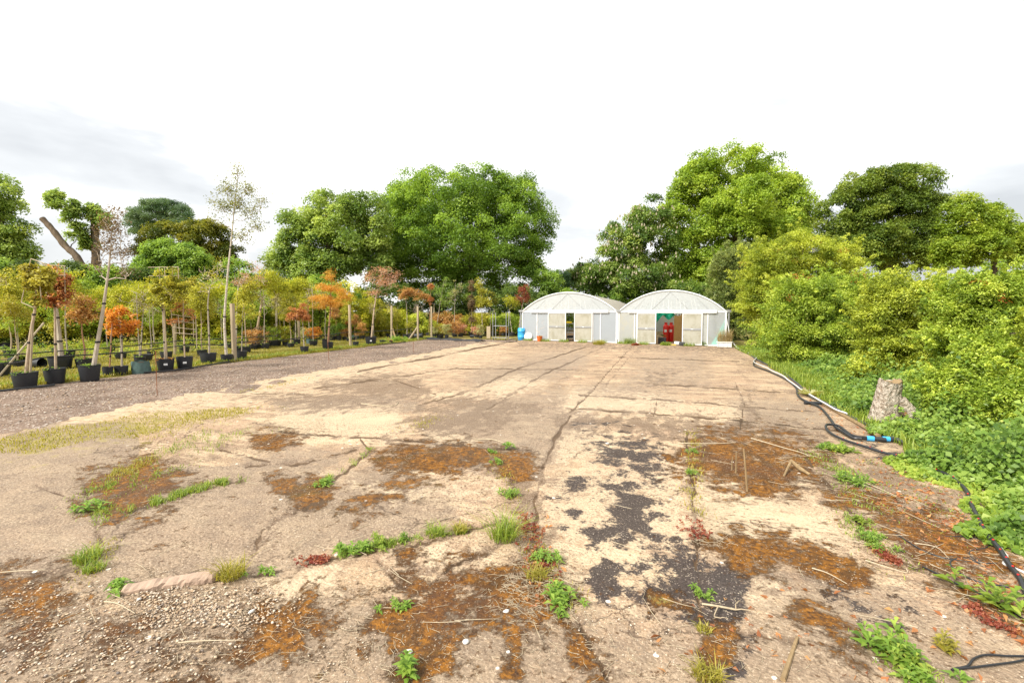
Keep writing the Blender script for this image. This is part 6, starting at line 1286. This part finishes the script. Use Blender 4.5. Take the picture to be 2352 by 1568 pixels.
W_ = [(1158,1235,'big bright green grass tuft at the joint crossing in the centre','grass',1.9,'grass',.19), (750,1112,'bushy green weed in the middle of the left joint','shrubby',1.1,'weed',.10), (1253,1288,'dark leafy weed on the right lane edge below the big tuft','shrubby',1.0,'bush',.12),
 (1233,1326,'pale green grass rosette left of the tar stain','grass',1.3,'grass_dry',.11), (1280,1378,'bright leafy weed beside the moss junction','leafy',1.5,'weed',.09), (1305,1396,'lower leafy weed touching the moss junction','leafy',1.0,'weed',.08), (970,1558,'upright spiky weed at the bottom edge centre left','tall',1.3,'weed',.22),
 (908,1405,'wiry green weed amid dry twigs at the bottom centre left','leafy',.9,'weed',.08), (800,1272,'dandelion-like weed at the left end of the lower joint','leafy',1.4,'bush',.09), (840,1260,'leafy weed in the lower joint, second from left','shrubby',1.0,'weed',.09), (880,1252,'leafy weed in the middle of the lower joint','shrubby',1.0,'grass',.09), (940,1240,'upright sprout in the lower joint','tall',.9,'weed',.13), (1000,1228,'grassy weed near the right end of the lower joint','grass',1.4,'grass',.11), (1055,1220,'grass tuft at the right end of the lower joint','grass',1.2,'grass_dry',.11),
 (1168,1032,'flat green rosette at the edge of the grey slab','rosette',1.4,'weed',.05), (1130,1040,'small weed left of the flat rosette','leafy',.9,'weed',.08), (1170,1138,'shrubby green weed in the centre joint','shrubby',1.0,'weed',.11), (1140,1065,'small weed between the two orange moss patches','leafy',.9,'weed',.08),
 (1620,1372,'small sprout with red leaves on the tar stain','leafy',.8,'weed',.08), (1617,1448,'little grass tuft near the bottom of the tar stain','grass',.8,'grass_dry',.08), (1625,1560,'pale grass tuft at the bottom edge right of centre','grass',1.3,'grass_dry',.12), (2030,1498,'big leafy weed clump at the lower right joint','shrubby',1.6,'weed',.11), (2075,1510,'narrow-leaved weed clump right of the big leafy one','shrubby',1.2,'grass',.11), (2110,1556,'trailing weed at the bottom of the lower right joint','leafy',1.3,'weed',.06), (2165,1490,'wispy yellow-green weed at lower right','leafy',1.0,'grass_dry',.11),
 (2285,1395,'broad-leaved bramble shoot on the concrete at right','leafy',2.0,'ivy',.16), (1975,1200,'lime weed at the top of the right joint','shrubby',1.0,'grass',.09), (1990,1235,'lime weed in the middle of the right joint','shrubby',1.0,'weed',.08), (2015,1260,'weed with reddish leaves in the right joint','leafy',1.0,'weed',.07), (1965,1110,'pale green weed clump at the bramble foot','shrubby',1.7,'weed',.10), (1925,1035,'leafy bindweed mat near the drip hose loop','shrubby',2.0,'ivy',.06), (1900,1030,'leafy bindweed left of the mat by the hose loop','shrubby',1.5,'weed',.06),
 (1860,910,'big pale mullein rosette beside the hoses','rosette',3.4,'paleleaf',.12), (1593,1040,'small weed at the top of the stick joint','leafy',.9,'weed',.10), (1592,1090,'slim weed near the upright sticks','leafy',.9,'weed',.10), (200,1165,'green weed at the broken left slab edge','leafy',1.6,'bush',.07), (200,1285,'bright grass tuft at the left slab corner','grass',1.5,'grass',.12), (215,1308,'smaller grass tuft below the left slab corner','grass',1.2,'grass',.10), (530,1322,'grass tuft at the right end of the kerb brick','grass',1.6,'grass_dry',.12), (610,1315,'small leafy sprout right of the kerb brick','leafy',.8,'weed',.08), (262,1348,'little dark weed left of the kerb brick','leafy',1.1,'bush',.07),
 (1448,789,'bright lime tuft at the foot of the shared greenhouse post','grass',4.5,'grass',.12), (1526,793,'lime weed before the open greenhouse doorway','shrubby',1.8,'grass',.14), (1614,794,'small green weed before the right sliding door','leafy',2.2,'weed',.14), (1462,793,'crimson weed beside the lime tuft by the greenhouse','shrubby',1.8,'red',.08), (913,785,'feathery green weed on the grass by the gravel edge','shrubby',4.0,'bush',.12), (1375,791,'straggly grass clump before the left greenhouse right panel','grass',4.0,'grass_dry',.10)]
for u, v, lab, kind, s, leaf, h in W_: rosette(u, v, lab, kind, s, leaf, h)
# tall wispy fennel by the shared post
p = g(1449, 788); r = thing('fennel_plant', 'tall wispy blue-green fennel against the right greenhouse front', 'plant', tuple(p)); mb = MB()
tips = [p+np.array([rng.normal()*.25, rng.normal()*.12, rng.uniform(.5, 1.45)]) for k in range(46)]
grow([(p+np.array([0, 0, .02]), .012), (p+np.array([0, 0, .35]), .01)], tips, .012, .004, 4, .3, mb); mb.build('stems', M['trunk_grey'], r)
V, Fc, var = clump_leaves(np.array(tips)*.75+p*.25, .10, 22, .08, .08, .5, 1, .8); fast('foliage', V, Fc, LEAF['bamboo'], r, var)
# strips of weeds along the joints
STRIPS = [([(298,1177),(360,1150),(430,1130),(500,1112),(562,1100)], 2300, .085, .05, 'grass'), ([(225,1100),(290,1080),(345,1048)], 600, .06, .10, 'grass_dry'), ([(215,1140),(300,1100),(380,1080)], 700, .06, .12, 'grass'), ([(725,1118),(765,1095),(800,1070),(850,1032)], 700, .07, .03, 'grass'), ([(790,1276),(880,1252),(1000,1230),(1070,1220)], 900, .07, .03, 'grass'),
  ([(1128,1035),(1150,1090),(1172,1140),(1178,1200),(1200,1240),(1255,1290),(1300,1392)], 800, .06, .06, 'grass_dry'), ([(1590,985),(1595,1060),(1592,1130),(1598,1180)], 700, .07, .05, 'grass_dry'), ([(1868,1030),(1920,1075),(1962,1112),(1978,1160),(1982,1215),(2005,1255),(2060,1300)], 1700, .06, .08, 'grass'), ([(2005,1478),(2060,1510),(2115,1562)], 500, .05, .05, 'grass'), ([(180,1168),(215,1160),(250,1200)], 350, .06, .05, 'grass'),
  ([(245,1235),(210,1290),(225,1320)], 350, .05, .05, 'grass_dry'), ([(330,1010),(480,960),(560,948),(620,935)], 700, .08, .20, 'grass_dry'), ([(520,990),(470,1010),(400,1040)], 600, .09, .18, 'grass'), ([(700,868),(660,880),(560,900)], 350, .08, .12, 'grass_dry'), ([(920,985),(960,975),(1010,960)], 300, .07, .12, 'grass_dry'), ([(1480,1375),(1560,1380),(1590,1400)], 0, .03, .05, 'grass_dry'), ([(2010,1060),(2090,1100),(2180,1160),(2240,1240)], 900, .06, .25, 'grass')]
def along(line, n, wd):
    L = gp(line); seg = [math.dist(a, b) for a, b in zip(L[:-1], L[1:])]; cs = np.cumsum([0]+seg); t = rng.random(n)*cs[-1]; t = t+.10*np.sin(t*9)
    X = np.interp(t, cs, [a[0] for a in L])+rng.normal(size=n)*wd; Y = np.interp(t, cs, [a[1] for a in L])+rng.normal(size=n)*wd; return np.stack([X, Y, np.full(n, -.004)], 1)
for key in ('grass', 'grass_dry'):
    Vs = []; Fs = []; vs = []; k = 0
    for line, n, h, wd, lf in STRIPS:
        if lf != key or n == 0: continue
        P = along(line, int(n*1.5), wd*1.35); P = P[np.sin(P[:, 0]*9.1+P[:, 1]*4.3)+np.sin(P[:, 0]*17+P[:, 1]*23)*.8+rng.normal(size=len(P))*.5 > -.15]; V, Fc, var = blades(P, h*.62, .008, .9); Vs.append(V); Fs.append(Fc+k); vs.append(var); k += len(V)
    tag(fast('joint_grass', np.concatenate(Vs), np.concatenate(Fs), LEAF[key], var=np.concatenate(vs)), 'fresh green grass growing in the concrete joints' if key == 'grass' else 'yellowing dry grass growing in the concrete joints', 'grass', None, 'stuff')
# yellow grass patch between gravel and concrete
poly = np.array(gp([(0,1008),(150,975),(330,945),(480,935),(600,935),(420,985),(330,1012),(150,1040),(0,1052),(-150,1080),(-150,1040)]))
def inpoly(n):
    out = []
    lo, hi = poly.min(0), poly.max(0)
    while len(out) < n:
        q = lo+(hi-lo)*rng.random((4000, 2)); m = sd_poly(q[:, 0], q[:, 1], poly); m = m+.35*np.sin(q[:, 0]*2.2+q[:, 1])*np.sin(q[:, 1]*2.7); out += list(q[m > .22])
    return np.array([(x, y, -.01) for x, y in out[:n]])
verge_grass('patch_grass', 'thin yellow-green grass patch where gravel meets concrete at left', 5200, inpoly, .055, .012, 'grass_dry')
# loose stones, thicker at the lower left; twigs, straw and fallen leaves
def stones(name, label, P, smin, smax, mat, kind='stuff'):
    n = len(P); base = np.array([(1,0,0),(-1,0,0),(0,1,0),(0,-1,0),(0,0,1),(0,0,-1)], float); Fo = np.array([(0,2,4),(2,1,4),(1,3,4),(3,0,4),(2,0,5),(1,2,5),(3,1,5),(0,3,5)])
    # once-subdivided octahedron
    vv = list(base); ff = []; mid = {}
    def md(a, b):
        k = (min(a, b), max(a, b))
        if k not in mid: mid[k] = len(vv); vv.append((vv[a]+vv[b])/np.linalg.norm(vv[a]+vv[b]))
        return mid[k]
    for a, b, c in Fo: x, y, z = md(a, b), md(b, c), md(c, a); ff += [(a, x, z), (x, b, y), (z, y, c), (x, y, z)]
    B = np.array(vv); Fo = np.array(ff); m = len(B)
    s = smin+(smax-smin)*rng.random(n)**2.5; sc = s[:, None]*np.stack([rng.uniform(.7, 1.3, n), rng.uniform(.6, 1.1, n), rng.uniform(.35, .7, n)], 1); a = rng.uniform(0, 6.28, n); co, si = np.cos(a), np.sin(a)
    V = B[None]*(1+rng.normal(size=(n, m, 1))*.14)*sc[:, None, :]; X = V[..., 0]*co[:, None]-V[..., 1]*si[:, None]; Y = V[..., 0]*si[:, None]+V[..., 1]*co[:, None]; V = np.stack([X, Y, V[..., 2]], -1)+P[:, None, :]
    o = fast(name, V.reshape(-1, 3), (Fo[None]+np.arange(n)[:, None, None]*m).reshape(-1, 3), mat, var=np.repeat(rng.random(n), len(Fo)), smooth=True); tag(o, label, 'stones', None, kind); return o
t = NT('mixed_pebbles'); t.pbr(t.mix(t.step(t.noise(40, 3), .3, .7), t.ramp(t.attr('var'), [(0, (.10, .08, .065)), (.3, (.30, .21, .13)), (.6, (.50, .38, .25)), (1, (.60, .55, .47))]), t.ramp(t.attr('var'), [(0, (.15, .13, .12)), (.35, (.40, .27, .16)), (1, (.50, .42, .33))])), .75); M['pebbles'] = t.m
def gpts(poly, n, z=.002):
    p = np.array(poly, float); out = []; lo, hi = p.min(0), p.max(0)
    while len(out) < n:
        q = lo+(hi-lo)*rng.random((3000, 2)); w = soft(sd_poly(q[:, 0], q[:, 1], poly), 40); k = q[rng.random(3000) < w]; out += list(k)
    return np.array([g(u, v)+np.array([0, 0, z]) for u, v in out[:n]])
stones('gravel', 'loose pale flint gravel in the lower left corner', np.concatenate([gpts([(0,1330),(240,1350),(560,1340),(700,1390),(560,1480),(420,1568),(0,1568)], 1700), gpts([(280,1360),(520,1345),(640,1380),(520,1440),(330,1440)], 1500)]), .004, .012, M['pebbles'])
stones('gravel', 'scattered pebbles and chips over the old concrete', np.concatenate([gpts([(0,1000),(2200,1000),(2352,1400),(2352,1568),(0,1568)], 1700), gpts([(1150,1380),(1450,1390),(1700,1568),(700,1568),(800,1440)], 1500), gpts([(1250,905),(1520,890),(1500,915),(1180,940)], 900)]), .003, .008, M['pebbles'])
stones('gravel', 'pale chips strewn over the dark gravel track', (lambda n: (lambda Y: np.stack([-16.6+rng.random(n)*5.4, Y, np.full(n, .0)], 1))(3+30*rng.random(n)**1.3))(5200), .008, .028, M['pebbles'])
for u, v, s, lab in ((578, 1408, .045, 'largest white flint in the lower left gravel'), (320, 1378, .03, 'white flint left of the kerb brick end'), (938, 1502, .05, 'white plaster lump on orange moss at bottom centre left'), (1164, 1407, .042, 'pale stone slab fragment on the moss junction'), (1070, 1478, .05, 'crumpled white scrap near the bottom centre'), (1395, 1021, .06, 'white pebble at the top of the pale slab'), (1576, 1215, .035, 'white scrap in the dry grass beside the tar stain'), (1168, 1500, .03, 'white chip right of the moss strip at bottom'), (1990, 842, .0, '')):
    if s == 0: continue
    P = np.array([g(u, v)+np.array([0, 0, s*.35])]); o = stones('stone', lab, P, s*.55, s*.56, M['stone'], None); o['category'] = 'stone'
def litter(name, label, P, lmin, lmax, rad, mat, lift=.012):
    n = len(P); a = rng.uniform(0, 6.28, n); L = rng.uniform(lmin, lmax, n)*rng.uniform(.5, 1, n); D = np.stack([np.cos(a), np.sin(a), rng.normal(size=n)*.12], 1)*L[:, None]*.5; S = np.stack([-np.sin(a), np.cos(a), np.zeros(n)], 1)*rad; U = np.array([0, 0, rad])
    B = P+np.stack([np.zeros(n), np.zeros(n), rng.uniform(.3, 1, n)*lift], 1); k = S*(rng.normal(size=n)*6)[:, None]
    V = np.stack([B-D-S, B-D+S, B-D+U*1.6, B+k-S, B+k+S, B+k+U*1.6, B+D-S*.5, B+D+S*.5, B+D+U], 1).reshape(-1, 3); f = np.array([(0,1,4,3),(1,2,5,4),(2,0,3,5),(3,4,7,6),(4,5,8,7),(5,3,6,8)])
    o = fast(name, V, (f[None]+np.arange(n)[:, None, None]*9).reshape(-1, 4), mat); tag(o, label, 'litter', None, 'stuff')
litter('straw_litter', 'fine straw and twig litter along the joints and moss', np.concatenate([gpts([(1180,1150),(1240,1150),(1330,1400),(1150,1420)], 300), gpts([(1600,1000),(1880,1000),(2250,1180),(2352,1420),(2050,1260),(1850,1120)], 620), gpts([(350,1000),(700,950),(720,990),(400,1060)], 500), gpts([(1150,1290),(1340,1290),(1340,1410),(1100,1410)], 260), gpts([(0,1330),(700,1360),(1700,1400),(1900,1568),(0,1568)], 700), gpts([(1580,1150),(1700,1160),(1660,1260),(1590,1240)], 250)]), .04, .14, .0014, M['bamboo'])
litter('straw_litter', 'longer pale dry stems scattered on the concrete', np.concatenate([gpts([(560,960),(720,960),(740,990),(560,1000)], 70), gpts([(1600,1000),(1900,1020),(2300,1260),(2300,1420),(1900,1200)], 60), gpts([(200,950),(1500,900),(1900,1000),(2200,1500),(200,1500)], 60)]), .2, .5, .0024, M['bamboo'], .03)
n = 900; P = np.concatenate([gpts([(1960,1050),(2100,1090),(2200,1160),(2352,1330),(2352,1480),(2250,1340),(2050,1180)], 620), gpts([(1200,1180),(1240,1180),(1300,1400),(1240,1400)], 120), gpts([(1500,1350),(2352,1350),(2352,1568),(1500,1568)], 90), gpts([(1820,880),(1900,930),(2040,1000),(2000,1020),(1850,930)], 120)]); V, Fc = leafgeo(P+np.array([0, 0, .008]), np.array([0, 0, 1.])+rng.normal(size=(len(P), 3))*.35, rng.uniform(.03, .085, len(P)), rng.uniform(.015, .035, len(P)))
tag(fast('fallen_leaves', V, Fc, LEAF['copper'], var=rng.random(len(P))), 'fallen orange-brown leaves along the bramble edge', 'leaves', None, 'stuff')
# red-leaved little weeds (herb robert) in the joints
P = np.concatenate([along([(1210,1180),(1215,1230),(1235,1280),(1250,1320)], 110, .06), along([(1590,1195),(1600,1235)], 50, .07), along([(2005,1255),(2050,1290)], 90, .03), along([(690,1292),(740,1288)], 60, .03), along([(2230,1395),(2290,1440)], 60, .03)]); V, Fc, var = clump_leaves(P+np.array([0, 0, .02]), .022, 7, .022, .6, .7, .8, .5)
tag(fast('red_weeds', V, Fc, LEAF['red'], var=var), 'tiny crimson-leaved weeds in the concrete joints', 'weeds', None, 'stuff')
